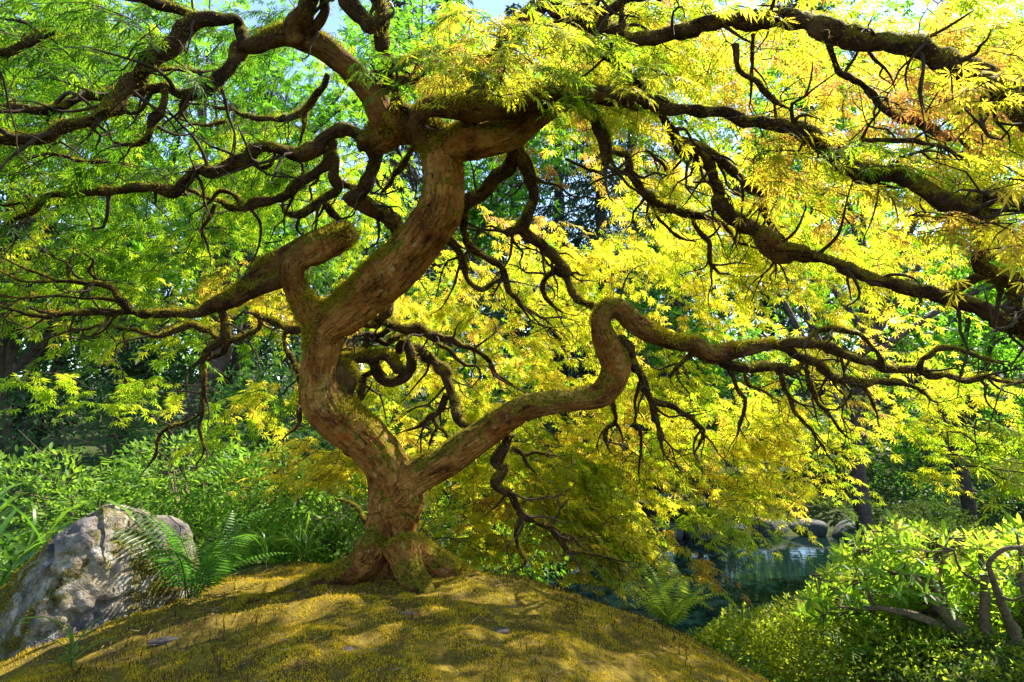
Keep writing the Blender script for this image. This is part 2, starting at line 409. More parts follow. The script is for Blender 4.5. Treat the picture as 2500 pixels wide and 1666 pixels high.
# ------------------------------------------------------------------ the setting
def axis(lo, hi, fine_lo, fine_hi, n_fine, n_out):
    f = np.linspace(fine_lo, fine_hi, n_fine)
    g = lambda a, b, k: a + (b-a)*(np.linspace(0, 1, k+1)[1:]**2.2)
    return np.concatenate([g(fine_lo, lo, n_out)[::-1], f, g(fine_hi, hi, n_out)])
gx = axis(-220, 220, -2.6, 3.4, 150, 45); gy = axis(-120, 320, .4, 4.4, 110, 45)
GX, GY = np.meshgrid(gx, gy); GZ = terr(GX, GY)
nx, ny = len(gx), len(gy)
V = np.stack([GX, GY, GZ], 2).reshape(-1, 3)
ii = (np.arange(ny-1)[:, None]*nx + np.arange(nx-1)[None]).ravel()
T = np.stack([ii, ii+1, ii+nx+1, ii+nx], 1)
def moss_mask(x, y):
    n = .25*fbm(np.stack([x*2, y*2, 0*x], 1), 3)
    d = np.sqrt(((x+.15)/np.where(x < -.15, 1.75, 1.75))**2 + ((y-1.3)/1.75)**2)
    return 1 - sstep(.85, 1.05, d + n*.4)
ground = link('ground', np_mesh('ground', V, T, {'mossy': moss_mask(V[:, 0], V[:, 1])}, True), M['ground'])
ground['kind'] = 'structure'
wx = np.linspace(-2, 10, 2); wy = np.linspace(4.0, 14.0, 2)
V = np.array([(-.9, 4.6, WATER), (9.5, 4.6, WATER), (9.5, 13.2, WATER), (-.9, 13.2, WATER)], float)
pond = link('pond_water', np_mesh('pond_water', V, np.array([[0, 1, 2, 3]])), M['water']); pond['kind'] = 'structure'

# ------------------------------------------------------------------ leaf templates
def tmpl(vs, ts): return np.array(vs, float), np.array(ts, int)
def lobe(vs, ts, ang, ln, wd, droop, teeth):
    c, s = math.cos(ang), math.sin(ang)
    def pt(t, o): return (c*t*ln - s*o*ln, s*t*ln + c*o*ln, -droop*(t*ln)**2*1.0 + (-.03*abs(o)*4))
    i = len(vs)
    vs += [pt(.02, 0), pt(.5, wd), pt(.5, -wd), pt(1, 0)]
    ts += [(i, i+2, i+3), (i, i+3, i+1)]
    for t, o in teeth:
        for sg in (-1, 1):
            k = len(vs)
            vs += [pt(t, 0), pt(t+.13, sg*wd*.4), pt(t+.24, sg*o)]
            ts += [(k, k+1, k+2)] if sg < 0 else [(k, k+2, k+1)]
def maple_leaf(detail):
    vs, ts = [], []
    A = [-108, -72, -36, 0, 36, 72, 108]; Ls = [.42, .72, .92, 1.0, .92, .72, .42]
    for a, l in zip(A, Ls):
        th = [] if detail < 0 else [(.42, .17)] if detail == 0 else [(.28, .13), (.46, .17), (.64, .13)]
        lobe(vs, ts, math.radians(a), l, .085 if detail < 0 else .062 if detail == 0 else .05, .34, th)
    if detail > 0:                               # leaf stalk
        k = len(vs); vs += [(0, .008, 0), (0, -.008, 0), (-.5, 0, .04)]; ts += [(k, k+1, k+2)]
    return tmpl(vs, ts)
LEAFS = maple_leaf(-1); LEAF0 = maple_leaf(0); LEAF1 = maple_leaf(1)
def palm_leaf():
    vs, ts = [], []
    for a, l in zip([-80, -40, 0, 40, 80], [.6, .85, 1, .85, .6]): lobe(vs, ts, math.radians(a), l, .15, .2, [])
    return tmpl(vs, ts)
PALM = palm_leaf()
def trefoil():
    vs, ts = [], []
    for a, l in zip([-58, 0, 58], [.85, 1, .85]): lobe(vs, ts, math.radians(a), l, .2, .2, [])
    return tmpl(vs, ts)
TREF = trefoil()
OVAL = tmpl([(0, 0, 0), (.35, .17, .03), (.35, -.17, .03), (.75, .14, .0), (.75, -.14, .0), (1, 0, -.06), (.5, 0, -.02)],
            [(0, 6, 1), (0, 2, 6), (6, 3, 1), (6, 2, 4), (6, 5, 3), (6, 4, 5)])
LANCE = (OVAL[0]*np.array((1, .78, 1)), OVAL[1])
DIAM = tmpl([(0, 0, 0), (.5, .24, .04), (.5, -.24, .04), (1, 0, -.05)], [(0, 2, 3), (0, 3, 1)])
NEED = tmpl([(0, 0, 0), (.4, .10, -.03), (.4, -.10, -.03), (1, 0, -.16)], [(0, 2, 3), (0, 3, 1)])

# ------------------------------------------------------------------ the maple: wood
TB = np.array((-.495, 2.345, 0.0)); TB[2] = tz(TB[0], TB[1])
maple = thing('japanese_maple', tuple(TB), 'gnarled weeping maple with mossy twisted limbs and feathery yellow leaves on mound', 'tree')
def path(pts):
    """pts: (quarter, x, y, r, depth or None) -> world x y z r ; missing depths are interpolated"""
    out = []; ds = [p[4] if len(p) > 4 else None for p in pts]
    idx = [i for i, d in enumerate(ds) if d is not None]
    dd = np.interp(range(len(pts)), idx, [ds[i] for i in idx])
    for p, d in zip(pts, dd):
        x, y, r = QF[p[0]](p[1], p[2], p[3]); w_ = P(x, y, d)
        out.append((*w_, r*d/FPX))
    return np.array(out)
def W(q, pts, *deps):
    """points of one quarter, depths spread evenly along the limb"""
    n = len(pts); dd = np.interp(np.linspace(0, 1, n), np.linspace(0, 1, len(deps)), deps)
    return path([(q, p[0], p[1], p[2], d) for p, d in zip(pts, dd)])

thick = []
thick.append(path([('bl', 1780, 1190, 190, 2.38), ('bl', 1782, 1120, 172), ('bl', 1786, 1060, 152), ('bl', 1788, 1000, 135, 2.37), ('bl', 1790, 930, 122), ('bl', 1795, 850, 121), ('bl', 1812, 770, 127), ('bl', 1815, 690, 130, 2.36),
    ('bl', 1790, 610, 112), ('bl', 1740, 525, 112), ('bl', 1675, 445, 116), ('bl', 1590, 380, 118), ('bl', 1515, 310, 112, 2.30), ('bl', 1478, 220, 100), ('bl', 1475, 120, 93), ('bl', 1488, 20, 94, 2.28),
    ('tl', 1500, 1500, 98), ('tl', 1570, 1450, 100), ('tl', 1660, 1370, 106, 2.24), ('tl', 1780, 1265, 112), ('tl', 1895, 1155, 113), ('tl', 1985, 1040, 110, 2.16), ('tl', 2035, 930, 102), ('tl', 2040, 830, 97), ('tl', 2030, 730, 95, 2.12), ('tl', 2040, 650, 85, 2.11)]))
thick.append(path([('tl', 1490, 1510, 80, 2.27), ('tl', 1425, 1425, 72, 2.24), ('tl', 1365, 1330, 62), ('tl', 1342, 1245, 60, 2.18), ('tl', 1380, 1180, 62), ('tl', 1460, 1145, 66, 2.17), ('tl', 1540, 1105, 62), ('tl', 1590, 1080, 48, 2.22),
    ('tl', 1585, 1070, 48, 2.31), ('tl', 1480, 1095, 50, 2.37), ('tl', 1380, 1150, 54, 2.37), ('tl', 1290, 1205, 54, 2.35), ('tl', 1200, 1250, 42), ('tl', 1138, 1295, 27), ('tl', 1095, 1340, 27), ('tl', 1055, 1385, 38, 2.32)]))
thick.append(path([('tl', 1345, 1275, 45, 2.26), ('tl', 1290, 1290, 40, 2.29), ('tl', 1180, 1330, 35, 2.31), ('tl', 1070, 1375, 44, 2.32), ('tl', 1000, 1395, 40, 2.32), ('tl', 960, 1412, 28, 2.33)]))
thick.append(path([('bl', 1830, 690, 105, 2.36), ('bl', 1900, 625, 82, 2.35), ('bl', 1990, 580, 76), ('bl', 2090, 515, 76), ('bl', 2200, 445, 72), ('bl', 2310, 365, 70, 2.33), ('br', 60, 305, 66), ('br', 180, 288, 54), ('br', 300, 272, 54), ('br', 395, 250, 58, 2.36),
    ('br', 450, 195, 62), ('br', 480, 110, 68), ('br', 445, 40, 62), ('tr', 415, 1530, 58, 2.36), ('tr', 410, 1470, 52), ('tr', 445, 1425, 48, 2.36), ('tr', 500, 1425, 50), ('tr', 545, 1470, 50, 2.38), ('tr', 610, 1520, 47), ('tr', 690, 1556, 42), ('br', 770, 12, 36), ('br', 850, 18, 44, 2.42), ('br', 905, 58, 46), ('br', 1000, 50, 40), ('br', 1110, 28, 34, 2.46), ('br', 1200, 12, 28, 2.48)]))
thick.append(path([('tl', 2035, 700, 80, 2.12), ('tl', 2120, 655, 82, 2.10), ('tl', 2230, 645, 78), ('tl', 2340, 630, 68, 2.06), ('tr', 80, 560, 58), ('tr', 200, 480, 50, 2.0), ('tr', 350, 435, 46), ('tr', 520, 455, 44, 1.95)]))
thick.append(path([('tl', 2020, 690, 75, 2.12), ('tl', 1960, 620, 80, 2.12), ('tl', 1880, 585, 78), ('tl', 1800, 590, 74, 2.10), ('tl', 1725, 645, 66, 2.08), ('tl', 1690, 668, 50, 2.07)]))
thick.append(path([('tl', 1800, 595, 68, 2.10), ('tl', 1755, 530, 66, 2.07), ('tl', 1705, 435, 58), ('tl', 1640, 350, 60, 2.02), ('tl', 1540, 258, 60), ('tl', 1430, 190, 54, 1.97), ('tl', 1320, 165, 46), ('tl', 1205, 188, 42, 1.93)]))
thick.append(path([('tl', 1925, 600, 44, 2.08), ('tl', 1918, 540, 44, 2.04), ('tl', 1965, 500, 48, 2.01), ('tl', 2060, 500, 52), ('tl', 2180, 505, 50, 1.98), ('tl', 2340, 505, 44), ('tr', 80, 470, 42, 1.94), ('tr', 250, 430, 40, 1.9)]))
# the looped knot behind the trunk and the swelling beside it
thick.append(path([('r5', 1030, 900, 45, 2.36), ('r5', 1095, 940, 60, 2.33), ('r5', 1115, 1030, 60), ('r5', 1085, 1130, 55, 2.33), ('r5', 1040, 1200, 45, 2.34)]))
thick.append(path([('r5', 1020, 880, 50, 2.40), ('r5', 1130, 865, 52, 2.42), ('r5', 1260, 850, 56), ('r5', 1380, 838, 48, 2.42), ('r5', 1450, 895, 52, 2.41), ('r5', 1480, 975, 40, 2.42)]))
thick.append(path([('r5', 1290, 880, 44, 2.44), ('r5', 1330, 985, 48, 2.46), ('r5', 1400, 1045, 46), ('r5', 1510, 1020, 46, 2.46), ('r5', 1580, 935, 44, 2.44), ('r5', 1580, 830, 42), ('r5', 1535, 745, 40, 2.44), ('r5', 1490, 765, 34, 2.48), ('r5', 1485, 820, 30, 2.52)]))
# root flare
def rootp(pts):
    return np.array([(x, y, tz(x, y) + dz, r) for x, y, dz, r in pts])
thick.append(rootp([(-.53, 2.34, .16, .07), (-.61, 2.33, .06, .060), (-.73, 2.29, .010, .042), (-.85, 2.2, -.002, .024), (-.92, 2.10, -.004, .02), (-.95, 2.02, -.014, .014)]))
thick.append(rootp([(-.45, 2.32, .15, .07), (-.385, 2.28, .05, .058), (-.33, 2.23, .0, .042), (-.30, 2.19, -.03, .03)]))
thick.append(rootp([(-.44, 2.38, .13, .07), (-.30, 2.43, .02, .055), (-.16, 2.47, -.03, .04)]))

samples_wood = []        # (x,y,z,r) all over the wood, for twigs and moss
VV = []
for i, p in enumerate(thick):
    p = p.copy(); p[:, 3] *= .95 if i < 1 else .97
    S = spline(p); samples_wood.append(S)
    v, t, _ = tube(S, 20, .05, seed=i+1); VV.append((v, t))
V, T = cat_meshes(VV)
tmp = link('trunk_raw', np_mesh('trunk_raw', V, T), None)
rm = tmp.modifiers.new('r', 'REMESH'); rm.mode = 'VOXEL'; rm.voxel_size = .0078
sm = tmp.modifiers.new('s', 'SMOOTH'); sm.factor = .5; sm.iterations = 5
dg = bpy.context.evaluated_depsgraph_get()
me = bpy.data.meshes.new_from_object(tmp.evaluated_get(dg))
bpy.data.objects.remove(tmp)
nv = len(me.vertices); co = np.empty(nv*3, np.float32); me.vertices.foreach_get('co', co); co = co.reshape(-1, 3).astype(float)
nr = np.empty(nv*3, np.float32); me.vertices.foreach_get('normal', nr); nr = nr.reshape(-1, 3).astype(float)
SS = np.vstack(samples_wood); off = 0; FR = []
for k, S in enumerate(samples_wood):
    Tn, n_, b_ = frames_along(S)
    al = np.concatenate([[0], np.cumsum(np.linalg.norm(np.diff(S[:, :3], axis=0), axis=1))]) + 3.1*k
    FR.append(np.hstack([n_, b_, al[:, None]]))
FR = np.vstack(FR)
kd = kdtree.KDTree(len(SS))
for i, s in enumerate(SS): kd.insert(s[:3], i)
kd.balance()
near = np.array([kd.find(c)[1] for c in co])
dlt = co - SS[near, :3]
bark = np.stack([np.sum(dlt*FR[near, 0:3], 1), np.sum(dlt*FR[near, 3:6], 1), FR[near, 6]], 1)
q = bark * np.array((1, 1, .22))
rr = np.minimum(SS[near, 3], .08)
disp = fbm(co*7, 3)*rr*.2 + fbm(q*42, 4)*.0085*np.clip(rr/.05, .3, 1.3) + fbm(co*40, 3)*.0022
ck = np.abs(vnoise(q*np.array((1,1,.6))*30 + 3*vnoise(co*9)[:, None]*.25)); disp -= (1-sstep(.0, .10, ck))*.005*np.clip(rr/.05, .2, 1.2)
rk = np.random.default_rng(3); kid = rk.choice(len(co), 46, replace=False)
for k in kid:
    w_ = rk.uniform(.010, .028); dk_ = np.sum((co-co[k])**2, 1)/(w_*w_); disp += np.exp(-dk_)*min(w_*.45, SS[near[k], 3]*.2) - .6*np.exp(-dk_*9)*w_*.4
co2 = co + nr*disp[:, None]
me.vertices.foreach_set('co', (co2 - TB).astype(np.float32).ravel())
me.attributes.new('bark', 'FLOAT_VECTOR', 'POINT').data.foreach_set('vector', bark.astype(np.float32).ravel())
me.attributes.new('thick', 'FLOAT', 'POINT').data.foreach_set('value', SS[near, 3].astype(np.float32))
me.polygons.foreach_set('use_smooth', np.ones(len(me.polygons), bool)); me.update()
trunk = link('trunk', me, M['bark'], maple)
TRUNK_CO, TRUNK_N = co2, nr

br_list = []
A = br_list.append
# upper left fans
A(W('tl', [(1215,186,40),(1130,222,40),(1062,282,34),(1000,362,34),(920,432,30),(840,425,25),(750,402,22),(620,415,25),(480,430,18),(350,440,22),(250,482,22),(100,492,22),(-40,500,20)], 1.93, 1.85, 1.8, 1.75))
A(W('tl', [(1130,225,34),(1092,135,30),(1075,88,28),(1000,78,30),(900,92,38),(800,182,40),(700,272,42),(620,372,40),(520,482,40),(430,540,32),(300,592,30),(150,652,28),(-40,636,26)], 1.9, 1.82, 1.72, 1.62))
A(W('tl', [(905,90,34),(820,42,26),(720,20,28),(630,-25,25),(540,-90,20)], 1.84, 1.7))
A(W('tl', [(1390,185,50),(1365,120,45),(1400,40,40),(1445,-30,32),(1460,-120,26)], 1.96, 1.8))
A(W('tl', [(1400,160,30),(1455,120,26),(1490,40,28),(1478,-40,24)], 1.95, 1.85))
A(W('tl', [(1690,385,34),(1745,348,28),(1830,290,22),(1885,275,16),(1960,240,10)], 2.03, 1.9))
A(W('tl', [(1740,440,30),(1790,372,26),(1860,382,22),(1920,360,14),(1990,310,9)], 2.06, 1.95))
A(W('tl', [(1585,-60,40),(1620,40,46),(1680,120,40),(1745,90,42),(1740,10,40),(1735,-70,34)], 1.75, 1.8))
A(W('tl', [(1745,80,38),(1762,190,34),(1772,280,30),(1800,370,26),(1840,450,24),(1900,540,26)], 1.8, 1.95, 2.06))
A(W('tl', [(1690,668,48),(1640,632,42),(1580,602,38),(1500,642,38),(1430,692,38),(1370,712,33),(1290,700,30),(1220,686,30),(1150,702,32),(1090,742,35),(1000,776,28),(920,782,28),(860,822,28),(800,880,26),(740,870,25),(620,866,25),(500,872,25),(380,882,22),(250,906,18),(120,932,14),(-40,944,12)], 2.07, 2.05, 2.0, 2.0, 1.95))
A(W('tl', [(1528,640,32),(1522,695,30),(1490,762,28),(1390,832,24),(1300,902,22),(1200,932,22),(1100,952,20),(1000,932,15),(920,892,12),(850,870,12),(780,850,8)], 2.06, 2.12, 2.15, 2.1))
A(W('tl', [(1100,950,18),(1060,890,12),(1010,880,10),(960,935,9)], 2.14, 2.1))
A(W('tl', [(1715,640,46),(1722,740,38),(1700,832,38),(1650,892,36),(1608,910,38),(1655,940,40),(1740,982,38),(1800,1032,35),(1845,1095,30),(1880,1170,24)], 2.08, 2.15, 2.2, 2.32))
A(W('tl', [(1528,690,26),(1535,800,25),(1545,880,22),(1470,932,22),(1380,1002,20),(1322,980,20),(1308,930,12)], 2.07, 2.2, 2.25))
A(W('tl', [(1545,830,16),(1600,845,16),(1650,870,14)], 2.15, 2.2))
A(W('tl', [(1495,940,14),(1520,980,18),(1560,1010,14)], 2.22, 2.26))
A(W('tl', [(1500,330,18),(1470,420,16),(1400,500,16),(1300,546,14),(1180,546,12),(1080,512,10),(950,480,8),(800,465,6)], 2.1, 2.2, 2.25))
A(W('tl', [(1405,500,14),(1400,590,10),(1370,680,6)], 2.15, 2.18))
A(W('tl', [(750,405,20),(750,482,18),(700,562,22),(680,632,18),(600,660,12),(520,650,8)], 1.8, 1.78))
A(W('tl', [(1150,730,16),(1190,765,10),(1240,750,12),(1265,700,8)], 2.02, 2.05))
A(W('tl', [(620,340,12),(760,320,10),(900,325,9),(1000,322,6)], 1.72, 1.9))
A(W('tl', [(700,430,9),(640,510,8),(560,520,6)], 1.8, 1.75))
A(W('tl', [(1040,560,10),(960,580,9),(870,575,7),(790,610,5)], 2.1, 2.0))
A(W('tl', [(1900,680,14),(1850,760,13),(1790,830,12),(1750,890,10)], 2.14, 2.3))
A(W('tl', [(250,140,14),(150,170,20),(60,230,22),(-40,240,20)], 1.4, 1.35))
A(W('tl', [(500,740,9),(380,745,10),(280,715,9),(180,715,8),(80,760,6)], 1.9, 1.85))
A(W('tl', [(200,910,12),(150,970,12),(60,1010,11),(10,1060,10),(-30,1110,10)], 1.95, 1.95))
A(W('tl', [(985,935,9),(960,1000,9),(930,1055,8),(950,1110,8),(970,1180,6)], 2.15, 2.2))
# long left limb
A(W('tl', [(1000,1398,34),(900,1430,22),(780,1440,25),(680,1446,22),(580,1430,19),(450,1436,18),(300,1442,14),(180,1456,12),(50,1420,10),(-40,1395,9)], 2.32, 2.3, 2.25))
A(W('tl', [(585,1430,24),(575,1390,25),(530,1350,20),(450,1300,14),(380,1296,12),(250,1292,8),(100,1292,8),(-40,1215,6)], 2.28, 2.2, 2.1))
A(W('tl', [(540,1375,12),(400,1372,8),(250,1360,8),(100,1372,8),(-40,1358,7)], 2.26, 2.15))
A(W('tl', [(450,1302,12),(410,1245,9),(430,1205,8),(380,1160,5)], 2.24, 2.2))
A(W('tl', [(330,1294,10),(310,1240,8),(325,1190,6)], 2.2, 2.2))
A(W('tl', [(250,1290,7),(120,1240,7),(20,1190,6)], 2.15, 2.1))
A(W('tl', [(1018,1412,26),(1030,1472,22),(1035,1540,21),(1000,1580,22),(950,1648,16),(940,1768,14),(930,1888,12),(918,1968,10),(936,2068,9),(900,2160,6)], 2.32, 2.36, 2.38))
A(W('tl', [(930,1890,10),(860,1940,9),(780,1960,9),(730,2020,9),(710,2100,8),(650,2180,5)], 2.38, 2.42))
A(W('tl', [(1005,1545,18),(940,1520,16),(880,1492,17),(820,1512,15),(700,1545,14),(620,1520,12),(550,1498,12),(480,1498,11),(350,1520,8),(260,1545,7),(180,1580,5),(130,1640,4)], 2.35, 2.4, 2.4))
A(path([('r5', 760, 640, 34, 2.30), ('r5', 650, 645, 34), ('r5', 590, 620, 28), ('r5', 500, 575, 27, 2.30), ('r5', 440, 550, 30), ('r5', 405, 535, 34, 2.28), ('r5', 395, 530, 30, 2.28)]))
A(path([('r5', 420, 570, 26, 2.31), ('r5', 400, 640, 26), ('r5', 300, 680, 26), ('r5', 200, 740, 25, 2.35), ('r5', 110, 820, 22), ('r5', 20, 870, 16, 2.37)]))
A(path([('r5', 640, 660, 22, 2.31), ('r5', 605, 700, 19), ('r5', 612, 790, 18, 2.33), ('r5', 680, 905, 22), ('r5', 728, 1000, 20), ('r5', 728, 1150, 16, 2.36), ('r5', 718, 1280, 20), ('r5', 708, 1380, 17), ('r5', 625, 1450, 14, 2.36), ('r5', 600, 1480, 9)]))
A(W('bl', [(1640,530,20),(1590,510,16),(1555,470,14),(1540,440,9)], 2.40, 2.45))
A(W('bl', [(1690,830,16),(1640,770,12),(1590,740,11),(1550,730,8)], 2.42, 2.55))
# behind the trunk, right
A(path([('r5', 1180, 590, 48, 2.34), ('r5', 1290, 585, 48, 2.42), ('r5', 1400, 602, 48), ('r5', 1530, 632, 44, 2.5), ('r5', 1650, 622, 40), ('r5', 1750, 690, 40), ('r5', 1870, 722, 37, 2.55), ('r5', 2000, 772, 31), ('r5', 2120, 822, 25), ('r5', 2180, 900, 21), ('r5', 2230, 980, 18, 2.6), ('r5', 2360, 1065, 12)]))
A(path([('r5', 1420, 640, 34, 2.48), ('r5', 1330, 670, 32), ('r5', 1230, 692, 33, 2.5), ('r5', 1205, 780, 27), ('r5', 1110, 800, 22, 2.5), ('r5', 1040, 810, 20)]))
A(path([('r5', 1290, 700, 30, 2.52), ('r5', 1390, 752, 28), ('r5', 1480, 705, 28), ('r5', 1600, 672, 27, 2.6), ('r5', 1710, 700, 24), ('r5', 1800, 762, 20), ('r5', 1900, 822, 20, 2.65), ('r5', 2000, 910, 18), ('r5', 2080, 920, 16), ('r5', 2112, 1000, 14), ('r5', 2040, 1085, 8, 2.7)]))
A(path([('r5', 1480, 800, 34, 2.5), ('r5', 1560, 780, 36, 2.55), ('r5', 1640, 800, 40), ('r5', 1740, 880, 44, 2.58), ('r5', 1850, 950, 50), ('r5', 1868, 1080, 40), ('r5', 1900, 1180, 38, 2.55), ('r5', 1940, 1300, 38), ('r5', 1990, 1375, 34), ('r5', 2100, 1392, 26, 2.45), ('r5', 2230, 1380, 20, 2.38)]))
A(path([('r5', 1850, 1140, 32, 2.55), ('r5', 1800, 1250, 30), ('r5', 1730, 1312, 28, 2.58), ('r5', 1600, 1400, 13), ('r5', 1430, 1442, 6, 2.62)]))
A(path([('r5', 1740, 1310, 22, 2.58), ('r5', 1770, 1380, 18), ('r5', 1740, 1460, 14), ('r5', 1715, 1560, 9, 2.6)]))
A(path([('r5', 1780, 1390, 14, 2.58), ('r5', 1840, 1440, 12), ('r5', 1860, 1510, 8, 2.6)]))
A(path([('r5', 1300, 960, 30, 2.46), ('r5', 1240, 990, 30, 2.48), ('r5', 1205, 1080, 28), ('r5', 1185, 1210, 22, 2.5)]))
# under the top of the right limb
A(W('fu', [(1150,300,26),(1190,350,19),(1218,410,16),(1230,450,16),(1215,495,16),(1190,522,15),(1166,533,11)], 2.08, 2.2, 2.3))
A(W('fu', [(1185,522,14),(1240,560,12),(1280,602,14),(1305,645,12),(1330,690,10),(1395,715,8)], 2.3, 2.45))
A(W('fu', [(1300,620,10),(1255,640,8),(1250,680,7),(1290,720,5)], 2.4, 2.5))
A(W('fu', [(1195,340,16),(1160,400,20),(1110,445,20),(1070,470,20),(1030,510,18)], 2.1, 2.25, 2.25))
A(W('fu', [(1070,485,11),(1078,560,9),(1150,620,9),(1180,682,8),(1260,742,5)], 2.25, 2.4, 2.5))
A(W('fu', [(1030,555,10),(1065,590,9),(1070,640,7),(1110,665,7),(1150,640,4)], 2.3, 2.45))
A(W('fu', [(870,740,12),(930,650,6),(960,640,4)], 2.4, 2.6))
A(W('tr', [(330,440,34),(345,520,32),(400,590,40),(428,680,35),(425,770,24)], 1.96, 1.98))
# right canopy limbs
A(W('tr', [(520,455,44),(620,472,36),(850,512,30),(1020,540,28),(1180,572,30),(1330,602,36),(1450,682,45),(1540,772,46),(1700,792,45),(1850,852,46),(2000,922,50),(2120,992,55),(2190,1082,58),(2160,1200,42),(2250,1282,42),(2400,1330,44)], 1.95, 1.8, 1.6, 1.45, 1.4))
A(W('tr', [(-200,560,56),(-60,250,50),(100,40,46),(250,62,45),(400,122,45),(520,180,40),(700,162,36),(900,105,36),(1100,102,40),(1300,92,45),(1450,132,50),(1600,182,56),(1800,212,56),(2000,262,56),(2200,372,62),(2353,500,74),(2480,640,80)], 2.05, 1.95, 1.8, 1.5, 1.25))
A(W('tr', [(400,130,34),(430,60,32),(480,30,30),(560,0,26),(680,-30,24)], 1.88, 1.75))
A(W('tr', [(520,170,20),(515,80,22),(500,20,22)], 1.86, 1.85))
A(W('tr', [(420,235,30),(500,295,34),(560,350,30),(600,430,26)], 1.95, 2.1))
A(W('tr', [(250,60,26),(320,20,24),(400,-20,20)], 1.93, 1.8))
A(W('tr', [(560,450,28),(640,500,22),(700,565,22),(760,662,30),(850,712,36),(912,782,30),(940,882,28),(952,952,36),(1050,1022,36),(1150,1072,38),(1222,1150,46),(1330,1162,36),(1450,1192,32),(1600,1252,35),(1750,1312,35),(1950,1352,35),(2100,1402,38),(2250,1472,45),(2400,1540,50)], 1.98, 2.2, 2.15, 1.9, 1.65))
A(W('tr', [(740,620,20),(800,638,20),(880,672,22),(960,742,22),(1040,812,22),(1150,880,20),(1240,850,12),(1300,822,8)], 2.1, 2.2, 2.3))
A(W('tr', [(1150,880,16),(1160,972,15),(1200,1050,12),(1260,1110,9)], 2.25, 2.3))
A(W('tr', [(430,690,14),(520,712,20),(550,832,25),(620,892,25),(700,952,22),(800,972,20),(900,992,15),(980,1042,12),(1040,1112,10),(1150,1150,8)], 2.0, 2.4, 2.5))
A(W('tr', [(815,975,13),(850,1062,12),(905,1112,12),(910,1202,12),(950,1250,9),(1000,1262,6)], 2.45, 2.6))
A(W('tr', [(620,895,11),(680,1002,9),(750,1082,8),(850,1112,6)], 2.4, 2.55))
A(W('tr', [(610,690,8),(680,740,8),(750,830,7),(860,870,5)], 2.4, 2.6))
A(W('tr', [(1440,140,18),(1480,280,16),(1560,352,18),(1650,442,16),(1750,532,18),(1850,562,18),(1950,602,20),(2040,642,14),(2150,700,9)], 1.55, 1.75, 1.9))
A(W('tr', [(1480,690,16),(1560,655,14),(1700,642,14),(1850,652,12),(2000,682,10),(2110,762,7)], 1.65, 1.7, 1.8))
A(W('tr', [(2420,955,36),(2250,912,33),(2150,932,34),(2080,965,36)], 1.35, 1.5))
A(W('tr', [(1990,1352,22),(2090,1292,27),(2190,1272,26),(2290,1320,30),(2330,1430,30),(2390,1490,30)], 1.75, 1.6))
A(W('tr', [(1030,200,18),(1050,330,15),(1120,382,15),(1200,452,14),(1280,500,9)], 1.7, 1.8))
A(W('tr', [(1105,160,9),(1100,250,9),(1102,400,9),(1090,490,6)], 1.75, 1.85))
A(W('tr', [(250,730,8),(330,770,8),(410,800,7),(470,830,5)], 2.3, 2.5))
A(W('tr', [(1390,880,8),(1430,950,8),(1500,980,7),(1560,1030,5)], 2.3, 2.4))
# right low limb and its hanging twigs
A(W('br', [(1200,12,28),(1290,10,27),(1400,12,25),(1500,52,22),(1640,102,20),(1750,130,20),(1870,132,19),(1980,162,18),(2100,182,16),(2200,172,14),(2400,205,12)], 2.48, 2.5, 2.45))
A(W('br', [(930,70,38),(990,105,34),(1080,130,28),(1160,112,25),(1280,132,22),(1330,120,14)], 2.44, 2.5))
A(W('br', [(1200,20,25),(1290,62,25),(1400,112,22),(1480,162,20),(1580,186,22),(1700,176,18),(1800,192,14),(1900,252,12),(1960,285,9)], 2.48, 2.6, 2.7))
A(W('br', [(1870,132,16),(1915,62,15),(2000,36,14),(2120,62,10),(2260,102,8)], 2.47, 2.4))
A(W('br', [(1700,115,16),(1660,40,10),(1600,-30,10),(1480,-60,16),(1400,-40,14),(1340,0,12)], 2.48, 2.45))
A(W('br', [(500,-20,30),(535,30,28),(560,100,25),(600,202,22),(640,282,20),(670,382,16),(692,505,9)], 2.37, 2.45))
A(W('br', [(645,275,17),(760,312,16),(850,382,16),(885,432,14),(840,512,8)], 2.43, 2.55))
A(W('br', [(585,190,9),(570,250,9),(565,352,8),(590,432,8),(585,562,6),(588,650,4)], 2.42, 2.5))
A(W('br', [(450,250,18),(467,310,14),(475,372,12),(432,402,10),(430,462,8),(470,530,5)], 2.37, 2.45))
A(W('br', [(475,372,8),(500,410,8),(510,460,5)], 2.4, 2.42))
A(W('br', [(1220,125,11),(1270,252,10),(1310,342,10),(1390,422,8),(1440,512,7),(1492,575,5)], 2.48, 2.6))
A(W('br', [(1350,70,11),(1360,172,10),(1390,232,12),(1410,292,10),(1460,342,10),(1500,402,8),(1565,455,5)], 2.55, 2.65))
A(W('br', [(1000,110,14),(1040,222,10),(1072,302,10),(1035,430,6)], 2.45, 2.55))
A(W('br', [(835,45,16),(762,112,12),(725,170,7)], 2.42, 2.5))
A(W('br', [(1610,186,11),(1650,262,8),(1665,310,8),(1690,385,5)], 2.6, 2.7))
A(W('br', [(1075,135,10),(1080,190,9),(1150,230,8),(1230,280,6)], 2.47, 2.6))
A(W('br', [(0,488,18),(50,520,13),(120,512,11),(215,532,7)], 2.45, 2.55))
A(W('br', [(50,515,11),(75,570,9),(110,610,5)], 2.47, 2.5))
A(W('bl', [(2340,420,28),(2320,480,28),(2280,560,30),(2318,590,27),(2275,660,25),(2353,702,22),(2405,800,21),(2470,832,20),(2555,872,20),(2595,952,18),(2655,972,14),(2755,982,12),(2840,1025,7)], 2.36, 2.4, 2.5, 2.5))
A(W('bl', [(2395,790,13),(2372,900,12),(2405,982,10),(2405,1022,8),(2350,1065,5)], 2.44, 2.45))
